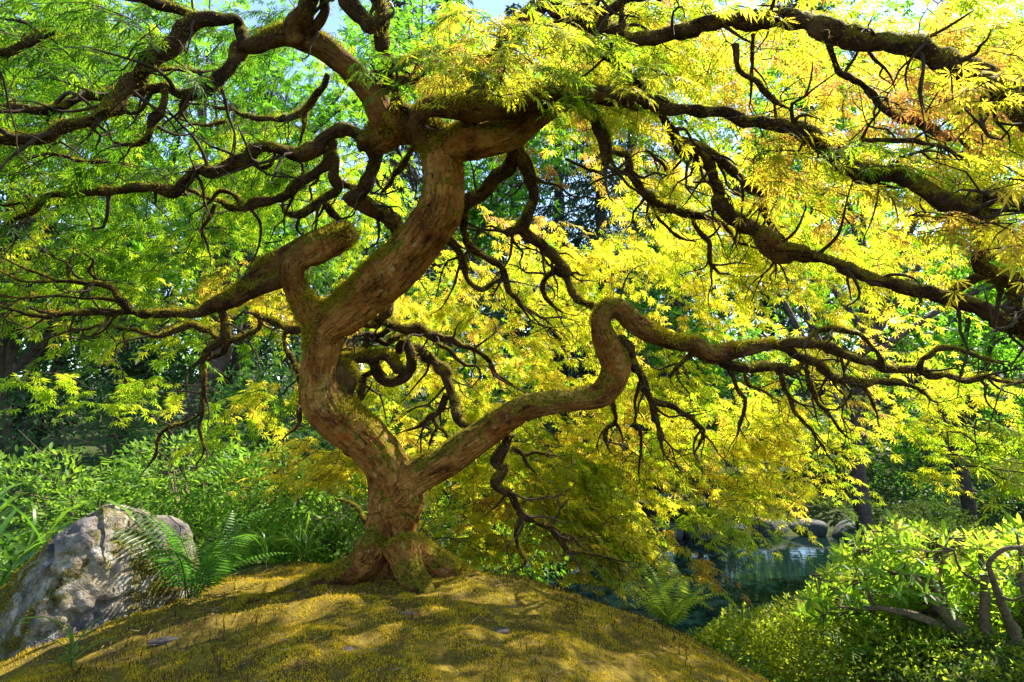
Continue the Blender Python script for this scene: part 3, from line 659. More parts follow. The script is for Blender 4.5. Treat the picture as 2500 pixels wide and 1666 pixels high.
A(W('bl', [(2560,880,10),(2620,900,10),(2690,950,8)], 2.5, 2.55))
# low stems seen right of the trunk
A(W('bl', [(1880,960,20),(1915,920,18),(1950,890,14),(1940,850,9)], 2.46, 2.6))
A(W('bl', [(1900,1010,20),(1945,980,15),(1960,920,13),(2010,905,9)], 2.48, 2.62))
for i, p in enumerate(br_list):
    # slight natural wander
    S = spline(p)
    wob = np.stack([vnoise(S[:, :3]*19+31*k+i) for k in range(3)], 1)*np.minimum(S[:, 3:4]*.85, .013)
    S[:, :3] += wob
    kn = 1 + .34*np.clip(vnoise(S[:, :3]*26+9), -.5, 1)
    S[:, 3] *= kn*.88
    nS = len(S); S[:, 3] *= np.interp(np.arange(nS)/nS, [0, .7, 1], [1, 1, .55 if p[-1, 3] < .012 else 1])
    samples_wood.append(S)
    rmax = S[:, 3].max()
    v, t, bk = tube(S, 14 if rmax > .02 else (10 if rmax > .01 else 7), .15, seed=i*1.7+5)
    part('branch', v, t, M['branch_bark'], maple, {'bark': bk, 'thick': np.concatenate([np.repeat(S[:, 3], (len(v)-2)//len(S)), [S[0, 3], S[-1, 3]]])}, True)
rng = np.random.default_rng(17)
side_tw = []
for S in samples_wood[len(thick):]:
    L_ = np.linalg.norm(np.diff(S[:, :3], axis=0), axis=1).sum(); rm_ = S[:, 3].mean()
    Tn = frames_along(S)[0]
    ids = list(rng.integers(len(S)//6, len(S), int(L_/.085))) + [len(S)-1]*2
    for i in ids:
        r0 = min(S[i, 3]*.55, .0075); ln = rng.uniform(.10, .30)*(1 + 18*r0)
        d_ = unit(Tn[i]*rng.uniform(.2, 1.1) + unit(rng.normal(0, 1, 3))*.9 + np.array((0, 0, -.15)))
        p_ = S[i, :3].copy(); pts = [(*p_, r0)]
        for k in range(1, 6):
            d_ = unit(d_ + rng.normal(0, .42, 3) + np.array((0, 0, -.06))); p_ = p_ + d_*ln/5
            pts.append((*p_, max(.0011, r0*(1-.16*k))))
        side_tw.append(np.array(pts))
        if rng.uniform() < .6:
            b_ = pts[3]; d2 = unit(d_ + rng.normal(0, .7, 3)); q_ = np.array(b_[:3]); pt2 = [b_]
            for k in range(3):
                d2 = unit(d2 + rng.normal(0, .4, 3)); q_ = q_ + d2*ln*.17; pt2.append((*q_, max(.0010, b_[3]*(.7-.18*k))))
            side_tw.append(np.array(pt2))
WOOD = np.vstack(samples_wood + side_tw + side_tw)

# ------------------------------------------------------------------ the maple: foliage
rng = np.random.default_rng(7)
TC = np.array((-.3, 2.3))
HOLES = [(2070, 80, 80, 80), (1400, 640, 75, 50), (1130, 560, 30, 40), (1470, 270, 40, 40), (620, 200, 120, 90), (60, 420, 90, 60), (70, 590, 90, 60), (560, 820, 90, 60), (250, 970, 200, 60)]
cl = []                     # cluster: pos(3), tint, radius, n sprays, scale
def zone(cx, cy, rx, ry, d0, d1, n, tint, rad=.26, ns=9, ts=.10, sc=1.0):
    for _ in range(n):
        a = rng.uniform(0, 2*np.pi); q_ = math.sqrt(rng.uniform(0, 1))
        x, y, _r = fu(cx + rx*q_*math.cos(a), cy + ry*q_*math.sin(a))
        if any(((x/1.0625-hx)/ha)**2 + ((y/1.0625-hy)/hb)**2 < 1 for hx, hy, ha, hb in HOLES): continue
        p = P(x, y, rng.uniform(d0, d1))
        if p[2] < tz(p[0], p[1]) + .15 and p[1] < 3.0: continue
        cl.append((*p, tint + rng.normal(0, ts), rad*rng.uniform(.75, 1.25), ns, sc))
zone(1650, 720, 620, 230, 3.0, 3.8, 112, .58)
zone(1620, 600, 200, 90, 3.1, 3.7, 14, .58)
zone(1430, 1000, 450, 180, 2.95, 3.7, 80, .57)
zone(1270, 1200, 230, 90, 2.75, 3.1, 16, .56, .2)
zone(1480, 1260, 90, 60, 2.75, 2.95, 4, .58, .16, 7)
zone(1380, 1270, 160, 50, 2.75, 3.0, 8, .6, .16, 7)
zone(1650, 1170, 90, 80, 2.8, 3.0, 7, .52, .14, 6)
zone(1940, 930, 340, 140, 2.95, 3.7, 42, .58)
zone(1850, 1070, 150, 50, 2.9, 3.3, 8, .6, .18)
zone(2170, 1000, 170, 90, 2.9, 3.5, 12, .5, .2)
zone(1330, 1090, 120, 70, 2.95, 3.4, 10, .58, .2)
zone(2150, 80, 220, 90, 2.0, 2.7, 12, .6, .2, 8, .16)
zone(1130, 1120, 110, 140, 3.0, 3.5, 11, .58)
zone(960, 800, 190, 280, 3.2, 3.9, 44, .60)
zone(1180, 620, 120, 140, 3.2, 3.8, 10, .6)
zone(1850, 250, 620, 280, 2.2, 3.1, 100, .58, .25, 9, .16)
zone(1500, 160, 300, 160, 2.2, 2.9, 18, .54, .22, 8, .16)
zone(1800, 200, 500, 180, 1.5, 2.0, 12, .72, .18, 6, .2)
zone(2260, 380, 130, 260, 1.05, 1.4, 5, .74, .14, 4, .12)
zone(2290, 960, 80, 120, 1.2, 1.5, 4, .3, .15, 5)
zone(1130, 110, 200, 90, 1.75, 2.05, 9, .50, .16, 7, .2)
zone(1150, 150, 220, 120, 2.3, 2.9, 12, .52, .2, 8, .2)
zone(330, 230, 480, 300, 2.4, 3.2, 64, .13, .24, 8, .12)  # upper left: shade is put into the darker leaf tint
zone(80, 330, 160, 240, 1.7, 2.1, 8, .12, .18, 6)
zone(250, 70, 300, 60, 1.3, 1.7, 5, .10, .13, 5)
zone(620, 420, 260, 180, 3.0, 3.6, 18, .30, .22, 8, .16)
zone(230, 640, 300, 150, 2.5, 3.3, 20, .24, .22, 7, .18)
zone(420, 840, 400, 130, 3.0, 3.5, 18, .32, .2, 6, .18)
zone(720, 1055, 120, 40, 2.85, 3.1, 7, .72, .16, 7, .06)
zone(700, 640, 160, 80, 3.0, 3.4, 9, .70, .2, 7, .1)
for _ in range(46):         # the part of the dome over and behind the camera
    a = rng.uniform(0, 2*np.pi); q_ = math.sqrt(rng.uniform(.0, 1))*2.3
    x, y = -.1 + q_*math.cos(a)*1.1, 1.9 + q_*math.sin(a)
    z = 2.75 - .16*q_*q_ + rng.normal(0, .12)
    if y < 0.3 and z < 2.0: z = 2.0
    # keep it out of the space in front of the lens
    u = ((z-CAMZ)*CP - y*SP)/max(.05, y*CP + (z-CAMZ)*SP)
    if y > .2 and u < .8: continue
    cl.append((x, y, z, .45 + rng.normal(0, .12), .25, 6, 1.0))
C = np.array(cl)
# gaps in the canopy through which the sun reaches the shrubs and the moss
SHAFTS = [((-.75, 2.95, .45), .35, .6), ((.45, 1.75, -.05), .3, .6), ((-.45, 1.35, 0), .3, .6), ((.2, 3.1, .2), .5, .45), ((1.0, 3.2, .3), .5, .4), ((-.35, 2.3, .85), .22, .7), ((.1, 2.3, .55), .2, .6), ((1.85, 2.55, .1), .55, .85), ((1.45, 2.95, -.35), .4, .8), ((.62, 2.75, -.2), .25, .8), ((-.1, 1.5, 0), .35, .6), ((-.75, 1.75, 0), .28, .6), ((-1.6, 2.1, .35), .25, .7)]
sv = np.array(sdir); ok = np.ones(len(C), bool)
for c_, r_, pb in SHAFTS:
    q = C[:, :3] - np.array(c_); t_ = q@sv; dl = np.linalg.norm(q - t_[:, None]*sv, axis=1)
    ok &= ~((t_ > .25) & (dl < r_) & (rng.uniform(0, 1, len(C)) < pb))
C = C[ok]
ns = C[:, 5].astype(int); ci = np.repeat(np.arange(len(C)), ns)
K = len(ci)
rad = C[ci, 4]
outw = unit(np.concatenate([C[ci, :2] - TC, np.zeros((K, 1))], 1))
a = rng.uniform(0, 2*np.pi, K); q_ = np.sqrt(rng.uniform(0, 1, K))*rad
loc2 = np.stack([np.cos(a)*q_, np.sin(a)*q_], 1)
so = loc2[:, 0]*outw[:, 0] + loc2[:, 1]*outw[:, 1]
spos = C[ci, :3] + np.concatenate([loc2, (-.35*so - .5*q_*q_/rad + rng.normal(0, .035, K))[:, None]], 1)
saz = np.arctan2(outw[:, 1], outw[:, 0]) + rng.normal(0, .8, K)
sdirn = np.stack([np.cos(saz), np.sin(saz), np.zeros(K)], 1)
stint = C[ci, 3] + rng.normal(0, .09, K)
slen = rng.uniform(.16, .30, K)
NL = 14
tt = np.tile(np.concatenate([np.repeat(np.linspace(.08, .96, 7), 2)])[None], (K, 1)) + rng.normal(0, .03, (K, NL))
sgn = np.tile(np.array([1, -1]*7, float)[None], (K, 1))
side = np.stack([-sdirn[:, 1], sdirn[:, 0], np.zeros(K)], 1)
up = np.array((0, 0, 1.0))
def spray_pt(t): return spos[:, None, :] + sdirn[:, None, :]*(t*slen[:, None])[..., None] + up*((.25*t - .75*t*t)*slen[:, None])[..., None]
lp = spray_pt(tt)
ax = sdirn[:, None, :]*rng.uniform(.35, 1.0, (K, NL, 1)) + side[:, None, :]*(sgn*rng.uniform(.3, .95, (K, NL)))[..., None] - up*rng.uniform(.15, 1.0, (K, NL, 1)) + rng.normal(0, .18, (K, NL, 3))
ax = unit(ax)
lp = lp + ax*rng.uniform(.008, .022, (K, NL, 1))
nrm = unit(up + sdirn[:, None, :]*.35 + rng.normal(0, .38, (K, NL, 3)))
lsc = rng.uniform(.031, .054, (K, NL))*np.where(rng.uniform(0, 1, (K, NL)) < .12, .7, 1)
ltint = np.clip(stint[:, None] + rng.normal(0, .06, (K, NL)), 0, 1)
LPOS = lp.reshape(-1, 3); LAX = ax.reshape(-1, 3); LN = nrm.reshape(-1, 3); LS = lsc.ravel(); LT = ltint.ravel()
# keep clear of the lens
camv = LPOS - np.array((0, 0, CAMZ)); dist = np.linalg.norm(camv, axis=1)
dep = camv[:, 1]*CP + camv[:, 2]*SP
keep = dist > .85
LPOS, LAX, LN, LS, LT, dist, dep, camv = [q[keep] for q in (LPOS, LAX, LN, LS, LT, dist, dep, camv)]
LR = frames(LAX, LN, LS)
sx = camv[:, 0]/np.maximum(dep, .01)*FPX; sy = -(-camv[:, 1]*SP + camv[:, 2]*CP)/np.maximum(dep, .01)*FPX
infr = (dep > .3) & (np.abs(sx) < 1220) & (np.abs(sy) < 800)
order = np.argsort(np.where(infr, dist/LS, 1e9))[:300]
isbig = np.zeros(len(LPOS), bool); isbig[order] = True
o_ = ~isbig
rk_ = np.where(infr, dist/LS, 1e9); lim = np.sort(rk_)[int(.2*len(rk_))]
fa, fb = o_ & (rk_ <= lim), o_ & (rk_ > lim)                       # toothed leaves near, plainer ones far off
V, T = cat_meshes([batch(LEAF0[0], LEAF0[1], LR[fa], LPOS[fa]), batch(LEAFS[0], LEAFS[1], LR[fb], LPOS[fb])])
part('foliage', V, T, M['maple_leaf'], maple, {'tint': np.concatenate([np.repeat(LT[fa], len(LEAF0[0])), np.repeat(LT[fb], len(LEAFS[0]))])}, stuff=True)
lmesh = [np_mesh('leaf', LEAF1[0], LEAF1[1], {'tint': np.full(len(LEAF1[0]), t)}) for t in np.linspace(0.05, .95, 10)]
for m_ in lmesh: m_.materials.append(M['maple_leaf'])
for i in order:
    o = bpy.data.objects.new('leaf', lmesh[int(np.clip(LT[i]*10, 0, 9))]); COL.objects.link(o); o.parent = maple
    m4 = np.eye(4); m4[:3, :3] = LR[i]; m4[:3, 3] = LPOS[i] - TB
    o.matrix_local = Matrix(m4.tolist())
# twigs: every spray is tied to the nearest wood or to a spray that is already tied
nodes = WOOD[::3, :3]
D = np.full(K, 1e9); NI = np.zeros((K, 3))
for s in range(0, len(nodes), 400):
    dd = np.linalg.norm(spos[:, None] - nodes[None, s:s+400], axis=2); j = dd.argmin(1); m_ = dd[np.arange(K), j]
    up_ = m_ < D; D[up_] = m_[up_]; NI[up_] = nodes[s:s+400][j[up_]]
left = np.ones(K, bool); TW = []
for _ in range(K):
    i = int(np.argmin(np.where(left, D, 1e9))); left[i] = False
    a0, b0 = NI[i].copy(), spos[i]
    L = np.linalg.norm(b0-a0)
    midp = a0*.5 + b0*.5 + np.array((0, 0, .12*L)) + rng.normal(0, .05*L, 3)
    e = b0 + sdirn[i]*slen[i]*.85 + up*(.25*.85-.75*.72)*slen[i]
    h_ = b0 + sdirn[i]*slen[i]*.45 + up*(.25*.45-.75*.2)*slen[i]
    r0 = .0016 + .0012*min(L/.3, 2)
    TW.append(np.array([(*a0, r0*1.25), (*midp, r0), (*b0, r0*.8), (*h_, .0012), (*e, .0008)]))
    for c_ in (midp, b0):
        dd = np.linalg.norm(spos - c_, axis=1); u_ = dd < D; D[u_] = dd[u_]; NI[u_] = c_
def thin(paths, sides=3, sub=2):
    Vs, Ts, o = [], [], 0
    a = np.linspace(0, 2*np.pi, sides, endpoint=False); ca, sa = np.cos(a), np.sin(a)
    for p in paths:
        n = len(p); q = np.vstack([2*p[0]-p[1], p, 2*p[-1]-p[-2]]); q[0, 3] = p[0, 3]; q[-1, 3] = p[-1, 3]
        out = []
        for i in range(1, n):
            for t in np.arange(sub)/sub:
                A_, B_, C_, D_ = q[i-1], q[i], q[i+1], q[i+2]
                out.append(.5*((2*B_) + (-A_+C_)*t + (2*A_-5*B_+4*C_-D_)*t*t + (-A_+3*B_-3*C_+D_)*t**3))
        out.append(p[-1]); S = np.array(out)
        T_ = unit(np.gradient(S[:, :3], axis=0)); ref = np.array((.3, .5, .81)); n_ = unit(np.cross(T_, ref)); b_ = np.cross(T_, n_)
        v = S[:, None, :3] + np.maximum(S[:, 3], .0005)[:, None, None]*(ca[None, :, None]*n_[:, None] + sa[None, :, None]*b_[:, None])
        k = len(S); i_ = np.arange(k-1)[:, None]*sides; j = np.arange(sides)[None]; j2 = (j+1) % sides
        q4 = np.stack([i_+j, i_+j2, i_+sides+j2, i_+sides+j], 2).reshape(-1, 4)
        Vs.append(v.reshape(-1, 3)); Ts.append(q4 + o); o += k*sides
    return np.concatenate(Vs), np.concatenate(Ts)
V, T = thin(TW, 3, 1)
part('twigs', V, T, M['twig'], maple, stuff=True)
V, T = thin(side_tw, 5, 2)
part('branchlets', V, T, M['twig'], maple, smooth=True, stuff=True)

# ------------------------------------------------------------------ moss fuzz on the wood
def blades(pos, nrm, ln, wd, lean, tint, rng):
    k = len(pos)
    ax = unit(nrm + rng.normal(0, lean, (k, 3))); sd_ = unit(np.cross(ax, rng.normal(0, 1, (k, 3))))
    b0 = pos - sd_*wd[:, None]; b1 = pos + sd_*wd[:, None]; tip = pos + ax*ln[:, None]
    V = np.stack([b0, b1, tip], 1).reshape(-1, 3); T = np.arange(3*k).reshape(-1, 3)
    return V, T, np.repeat(tint, 3)
rng = np.random.default_rng(11)
me = trunk.data
mt = np.array([p.vertices[:] for p in me.polygons if len(p.vertices) == 4])
fc = TRUNK_CO[mt].mean(1); fn = unit(TRUNK_N[mt].mean(1))
mv = fn[:, 2]*.55 + 1.3*fbm(fc*6+3, 4)
prob = np.clip((mv-.16)*2.2, 0, 1)
pick = rng.choice(len(fc), 85000, p=prob/prob.sum())
pos = fc[pick] + rng.normal(0, .004, (len(pick), 3))
V, T, ti = blades(pos, fn[pick]*.8 + np.array((0, 0, -.05)), rng.uniform(.006, .019, len(pick)), rng.uniform(.0009, .0020, len(pick)), .5, np.clip(rng.normal(.5, .2, len(pick)) + .4*fbm(pos*12, 2), 0, 1), rng)
o = part('moss', V, T, M['bark_moss'], trunk, {'tint': ti}, stuff=True)
# on the branches
BS = np.vstack(samples_wood[len(thick):]); BS = BS[(BS[:, 3] > .005)]
wgt = BS[:, 3]*np.clip(.5 + 1.6*fbm(BS[:, :3]*5, 3), .03, 1.6)
pick = rng.choice(len(BS), 95000, p=wgt/wgt.sum())
dr = unit(rng.normal(0, 1, (len(pick), 3)) + np.array((0, 0, .55)))
pos = BS[pick, :3] + dr*BS[pick, 3:4]*.95 + rng.normal(0, .004, (len(pick), 3))
V, T, ti = blades(pos, dr, rng.uniform(.005, .016, len(pick)), rng.uniform(.0008, .0016, len(pick)), .5, np.clip(rng.normal(.45, .2, len(pick)), 0, 1), rng)
part('moss', V, T, M['bark_moss'], maple, {'tint': ti}, stuff=True)

# ------------------------------------------------------------------ moss carpet on the mound
rng = np.random.default_rng(21)
n = 360000
y = .95 + 1.95*rng.uniform(0, 1, n)**1.15; x = rng.uniform(-1, 1, n)*(.45 + .82*y)
mk = moss_mask(x, y)
bare = fbm(np.stack([x*5.5, y*5.5, 0*x+3], 1), 3)
k_ = (rng.uniform(0, 1, n) < mk) & ((bare > -.30) | (rng.uniform(0, 1, n) < .15))
x, y = x[k_], y[k_]
z = terr(x, y)
q3 = np.stack([x, y, z], 1)
clump = fbm(q3*np.array((16, 16, 0))+1, 3); tone = fbm(q3*np.array((3.2, 3.2, 0))+8, 3)
ti = np.clip(.70 + .42*tone + .26*clump + rng.normal(0, .13, len(x)), 0, .9)
gr = rng.uniform(0, 1, len(x)) < .08 + .6*np.clip(fbm(q3*np.array((2.2, 2.2, 0))+31, 3)-.05, 0, 1); ti[gr] = rng.uniform(.9, 1, gr.sum())
V, T, tv = blades(q3 + np.array((0, 0, -.002)), np.tile(up, (len(x), 1)), rng.uniform(.005, .012, len(x))*(1+.8*clump), rng.uniform(.0012, .0022, len(x)), .75, ti, rng)
moss = link('moss_carpet', np_mesh('moss_carpet', V, T, {'tint': tv}), M['moss']); moss['kind'] = 'stuff'
moss['label'] = 'golden yellow moss covering the mound under the maple'; moss['category'] = 'moss'
# dark spore stalks
n = 6500
y = rng.uniform(1.0, 2.75, n); x = rng.uniform(-1.7, 1.6, n)
pr = np.clip(fbm(np.stack([x*3.5, y*3.5, 0*x+9], 1), 3)*2.2 - .1 + .9*sstep(2.0, 2.5, y) + .5*sstep(-.7, -1.2, x), 0, 1)*moss_mask(x, y)
k_ = rng.uniform(0, 1, n) < pr; x, y = x[k_], y[k_]
q3 = np.stack([x, y, terr(x, y)], 1)
V, T, tv = blades(q3, np.tile(up, (len(x), 1)), rng.uniform(.022, .042, len(x)), rng.uniform(.0012, .0022, len(x)), .22, rng.uniform(0, 1, len(x)), rng)
o = link('moss_stalks', np_mesh('moss_stalks', V, T), M['spike']); o['kind'] = 'stuff'
o['label'] = 'dark brown upright spore stalks scattered through the moss'; o['category'] = 'moss'
# fallen needles
n = 900
y = rng.uniform(1.1, 2.5, n); x = rng.uniform(-1.4, 1.2, n); q3 = np.stack([x, y, terr(x, y)+.012], 1)
dd = rng.uniform(0, 2*np.pi, n); ln = rng.uniform(.02, .055, n)
V, T, tv = blades(q3, np.stack([np.cos(dd), np.sin(dd), .05+0*dd], 1), ln, np.full(n, .0009), .08, dd, rng)
o = link('fallen_needles', np_mesh('fallen_needles', V, T), M['straw']); o['kind'] = 'stuff'
o['label'] = 'dry tan needles fallen on the moss'; o['category'] = 'litter'

# ------------------------------------------------------------------ stones
def stone_mesh(name, planes, sub, amp, seed, p=12, grooves=None):
    bm = bmesh.new(); bmesh.ops.create_icosphere(bm, subdivisions=sub, radius=1)
    u = np.array([v.co[:] for v in bm.verts]); T = np.array([[v.index for v in f.verts] for f in bm.faces]); bm.free()
    s = 0
    for n_, d in planes:
        n_ = np.array(n_, float); n_ /= np.linalg.norm(n_)
        s = s + np.maximum(0, u@n_/d)**p
    r = s**(-1/p)
    Vv = u*r[:, None]
    rs = np.mean(r)
    Vv = Vv + u*(amp*rs*(fbm(Vv/rs*1.6+seed, 4) + .35*fbm(Vv/rs*6+seed, 3)))[:, None]
    if grooves:
        for (n_, d, wd, dp, msk) in grooves:
            n_ = np.array(n_, float); n_ /= np.linalg.norm(n_)
            t = np.abs(Vv@n_ - d + .07*fbm(Vv*6+seed, 3)) / wd
            Vv = Vv - u*(dp*np.exp(-t*t)*msk(Vv))[:, None]
    return Vv, T
RC = np.array((-1.57, 2.2, .06))
pl = [((.25, .1, 1), .30), ((-.66, -.15, .72), .20), ((-1, -.1, .25), .44), ((-.30, -.9, .42), .21), ((.95, -.2, .18), .24), ((.72, -.25, .62), .25), ((.55, -.85, .25), .23), ((.05, -.8, .75), .29), ((0, 1, .1), .26), ((-.1, .72, .7), .28), ((0, 0, -1), .30), ((-.6, -.8, 0), .36)]
gv = [((.3, .2, -1), .06, .007, .022, lambda v: sstep(.0, -.1, v[:, 1])), ((.62, -.1, .42), .105, .008, .035, lambda v: sstep(.05, -.05, v[:, 1])), ((.95, .1, .15), .16, .010, .022, lambda v: sstep(-.12, -.02, v[:, 2])), ((.8, 0, -.35), .03, .010, .012, lambda v: sstep(-.2, -.1, v[:, 2]))]
V, T = stone_mesh('boulder', pl, 6, .15, 3.3, 20, gv)
V = V + unit(V)*(.016*np.abs(fbm(V*11+2, 4)) + .010*fbm(V*24+4, 4) - .012*np.clip(fbm(V*13+9, 3)-.25, 0, 1)*4*.25)[:, None]
V = V*.93
Vw = V + RC
mossy = np.clip(.45 + .50*sstep(-.02, -.26, V[:, 0])*sstep(.0, .18, V[:, 2]+.15) + .50*sstep(-.2, -.42, V[:, 0]) + .38*fbm(V*5.5+2, 4) + .12*sstep(.1, -.25, V[:, 2]), 0, 1)
boulder = link('boulder', np_mesh('boulder', V, T, {'mossy': mossy}, True), M['rock'], None, tuple(RC))
tag(boulder, 'large pale grey boulder with moss patches beside the fern', 'rock')
rng = np.random.default_rng(31)
fc = V[T].mean(1); fnr = unit(np.cross(V[T[:, 1]]-V[T[:, 0]], V[T[:, 2]]-V[T[:, 0]])); mm = mossy[T].mean(1)
prob = np.clip((mm-.42)*3, 0, 1)+1e-6; pick = rng.choice(len(fc), 14000, p=prob/prob.sum())
Vb, Tb, tb = blades(fc[pick] + rng.normal(0, .004, (len(pick), 3)), fnr[pick], rng.uniform(.005, .014, len(pick)), rng.uniform(.001, .002, len(pick)), .5, np.clip(rng.normal(.35, .2, len(pick)), 0, 1), rng)
o = link('moss', np_mesh('moss', Vb, Tb, {'tint': tb}), M['bark_moss'], boulder); o['kind'] = 'stuff'

def small_stone(name, pos, size, seed, mat, label, cat, group=None, rz=0.0, sub=3):
    r = np.random.default_rng(seed)
    pls = [(r.normal(0, 1, 3), r.uniform(.75, 1.05)) for _ in range(9)] + [((0, 0, 1), .9), ((0, 0, -1), .9), ((1, 0, 0), 1), ((-1, 0, 0), 1), ((0, 1, 0), 1), ((0, -1, 0), 1)]
    V, T = stone_mesh(name, pls, sub, .12, seed*1.7, 10)
    V = V*np.array(size)
    o = link(name, np_mesh(name, V, T, None, True), mat, None, pos); o.rotation_euler.z = rz
    return tag(o, label, cat, group)
g = ground_at(1143, 1452); small_stone('stone', (g[0], g[1], g[2]-.003), (.036, .022, .014), 4, M['pebble'], 'smooth purplish stone half sunk in moss among dark stalks', 'stone')
g = ground_at(385, 1470); small_stone('stone', (g[0], g[1], g[2]-.006), (.055, .02, .014), 5, M['pebble'], 'long flat pale stone in moss below the boulder', 'stone', None, .5)
g = ground_at(795, 1492); small_stone('stone', (g[0], g[1], g[2]-.003), (.022, .014, .010), 6, M['pebble'], 'tiny grey pebble lying alone on golden moss', 'stone')
g = ground_at(930, 1405); small_stone('stone', (g[0], g[1], g[2]-.008), (.04, .025, .012), 8, M['pebble'], 'buried pale stone showing through moss in front of trunk', 'stone')

# ------------------------------------------------------------------ ferns
def frond_mesh(L, bend, seed, npair=24, width=.16):
    r = np.random.default_rng(seed); Vs, Ts, Ti = [], [], []
    t = np.linspace(0, 1, 14)
    th = 1.25 - bend*t**1.3                       # pitch above horizontal along the frond
    dx = np.cos(th); dz = np.sin(th); X = np.concatenate([[0], np.cumsum(dx[:-1])])*L/13; Z = np.concatenate([[0], np.cumsum(dz[:-1])])*L/13
    S = np.stack([X, .02*L*np.sin(3*t+seed), Z, .0028*(1-.8*t)], 1)
    v, q4 = thin([S], 3, 1); T3 = np.concatenate([q4[:, [0, 1, 2]], q4[:, [0, 2, 3]]])
    Vs.append(v); Ts.append(T3); Ti.append(np.full(len(v), .15)); o = len(v)
    for i in range(npair):
        f = .14 + .85*i/(npair-1); w_ = width*L*2*(math.sin(math.pi*min(1, .25+.75*f)**.9)**.8)*.55 + .004
        p = np.array([np.interp(f, t, S[:, j]) for j in range(3)]); tg = np.array((np.interp(f, t, dx), 0, np.interp(f, t, dz)))
        nr_ = np.array((-tg[2], 0, tg[0]))
        for sg in (-1, 1):
            d_ = unit(np.array((0, sg, 0)) + tg*.28 - nr_*(.18+r.uniform(0, .15)))
            wv = tg*(.5*L/npair)*.85
            m_ = p + d_*w_*.5
            vv = np.array([p, m_ + wv*.62, m_ - wv*.5, p + d_*w_ - nr_*.10*w_])
            Vs.append(vv); Ts.append(np.array([(0, 2, 3), (0, 3, 1)]) + o); o += 4; Ti.append(np.full(4, .45 + .3*f + r.normal(0, .08)))
    return np.concatenate(Vs), np.concatenate(Ts), np.clip(np.concatenate(Ti), 0, 1)
def fern(base, label, fronds, L, seed, tshift=0.0):
    t = thing('fern', tuple(base), label, 'fern')
    r = np.random.default_rng(seed)
    ms = []
    for k in range(4):
        v, tr_, ti = frond_mesh(L*(.8+.12*k), .8 + .32*k, seed+k)
        m_ = np_mesh('frond', v, tr_, {'tint': np.clip(ti+tshift, 0, 1)}); m_.materials.append(M['fern_leaf']); ms.append(m_)
    for i in range(fronds):
        o = bpy.data.objects.new('frond', ms[i % 4]); COL.objects.link(o); o.parent = t
        o.location = (r.normal(0, .012), r.normal(0, .012), -.01)
        o.rotation_euler = (r.normal(0, .12), r.normal(0, .14), 2*math.pi*(i+r.uniform(-.3, .3))/fronds)
        s = r.uniform(.85, 1.15); o.scale = (s, s, s)
    return t
g = ground_at(438, 1378); fern((g[0], g[1]+.02, g[2]), 'dark green sword fern arching beside the grey boulder', 13, .44, 3, -.38)
fp = (.68, 2.62, tz(.68, 2.62)); fern(fp, 'bright sunlit fern with upright fronds at the pond edge', 15, .34, 12, .34)
fp = P(*fu(2040, 1568)[:2], 2.45); fern((fp[0], fp[1], tz(fp[0], fp[1])), 'shaded fern growing under the branching shrub', 11, .42, 23, -.15)
fp = P(*fu(640, 1330)[:2], 3.0); fern((fp[0], fp[1], tz(fp[0], fp[1])), 'small fern half hidden in bushes between boulder and trunk', 9, .34, 33, .0)
fp = P(*fu(1920, 1330)[:2], 6.4); fern((fp[0], fp[1], tz(fp[0], fp[1])), 'far fern at the waterside behind the branching shrub', 10, .5, 43, .1)

# ------------------------------------------------------------------ bamboo grass
def blade_mesh(L, wd, bend, tint):
    n = 6; t = np.linspace(0, 1, n); th = 1.1 - bend*t
    X = np.concatenate([[0], np.cumsum(np.cos(th[:-1]))])*L/(n-1); Z = np.concatenate([[0], np.cumsum(np.sin(th[:-1]))])*L/(n-1)
    w_ = wd*np.sin(np.pi*np.clip(.12+.88*t, 0, 1))**.7; w_[-1] = 0
    V = np.concatenate([np.stack([X, w_, Z+.15*w_], 1), np.stack([X, -w_, Z+.15*w_], 1), np.stack([X, 0*w_, Z], 1)])
    T = []
    for i in range(n-1):
        T += [(i, i+1, 2*n+i+1), (i, 2*n+i+1, 2*n+i), (2*n+i, 2*n+i+1, n+i+1), (2*n+i, n+i+1, n+i)]
    m_ = np_mesh('blade', V, np.array(T), {'tint': np.full(3*n, tint)}, True); m_.materials.append(M['blade']); return m_
BL = [blade_mesh(.22 + .05*k, .008 + .0015*(k % 3), .5 + .35*k, .2 + .15*k) for k in range(5)]
def grass(base, label, nb, spread, seed, hz=.3, sc=1.0):
    t = thing('bamboo_grass', tuple(base), label, 'grass clump'); r = np.random.default_rng(seed)
    stems = []
    for s in range(max(2, nb//7)):
        b0 = np.array((r.normal(0, spread), r.normal(0, spread), -.02)); lean = r.normal(0, .18, 2)
        h_ = hz*r.uniform(.6, 1.2)
        tip = b0 + np.array((lean[0]*h_, lean[1]*h_, h_))
        stems.append(np.array([(*b0, .0025), (*(b0*.5+tip*.5 + np.array((lean[0]*.03, 0, .02))), .002), (*tip, .0012)]))
        for k in range(7):
            f = r.uniform(.25, 1.0); p = b0 + (tip-b0)*f
            o = bpy.data.objects.new('blade', BL[r.integers(5)]); COL.objects.link(o); o.parent = t
            o.location = tuple(p); o.rotation_euler = (r.normal(0, .25), r.normal(0, .35), r.uniform(0, 6.28)); q_ = r.uniform(.7, 1.2)*sc; o.scale = (q_,)*3
    v, q4 = thin(stems, 4, 3); link('stems', np_mesh('stems', v, q4), M['stem'], t)
    return t
for k, (x, y, nb, lab) in enumerate([(-1.98, 2.30, 70, 'tall bamboo grass clump crowding the left of the boulder'), (-2.35, 2.65, 70, 'bamboo grass clump behind the mossy slope of the boulder'), (-1.98, 1.78, 35, 'low bamboo grass in front of the mossy end of the boulder')]):
    grass((x, y, tz(x, y)), lab, nb, .13, 50+k, (.42, .5, .2)[k], 1.15)
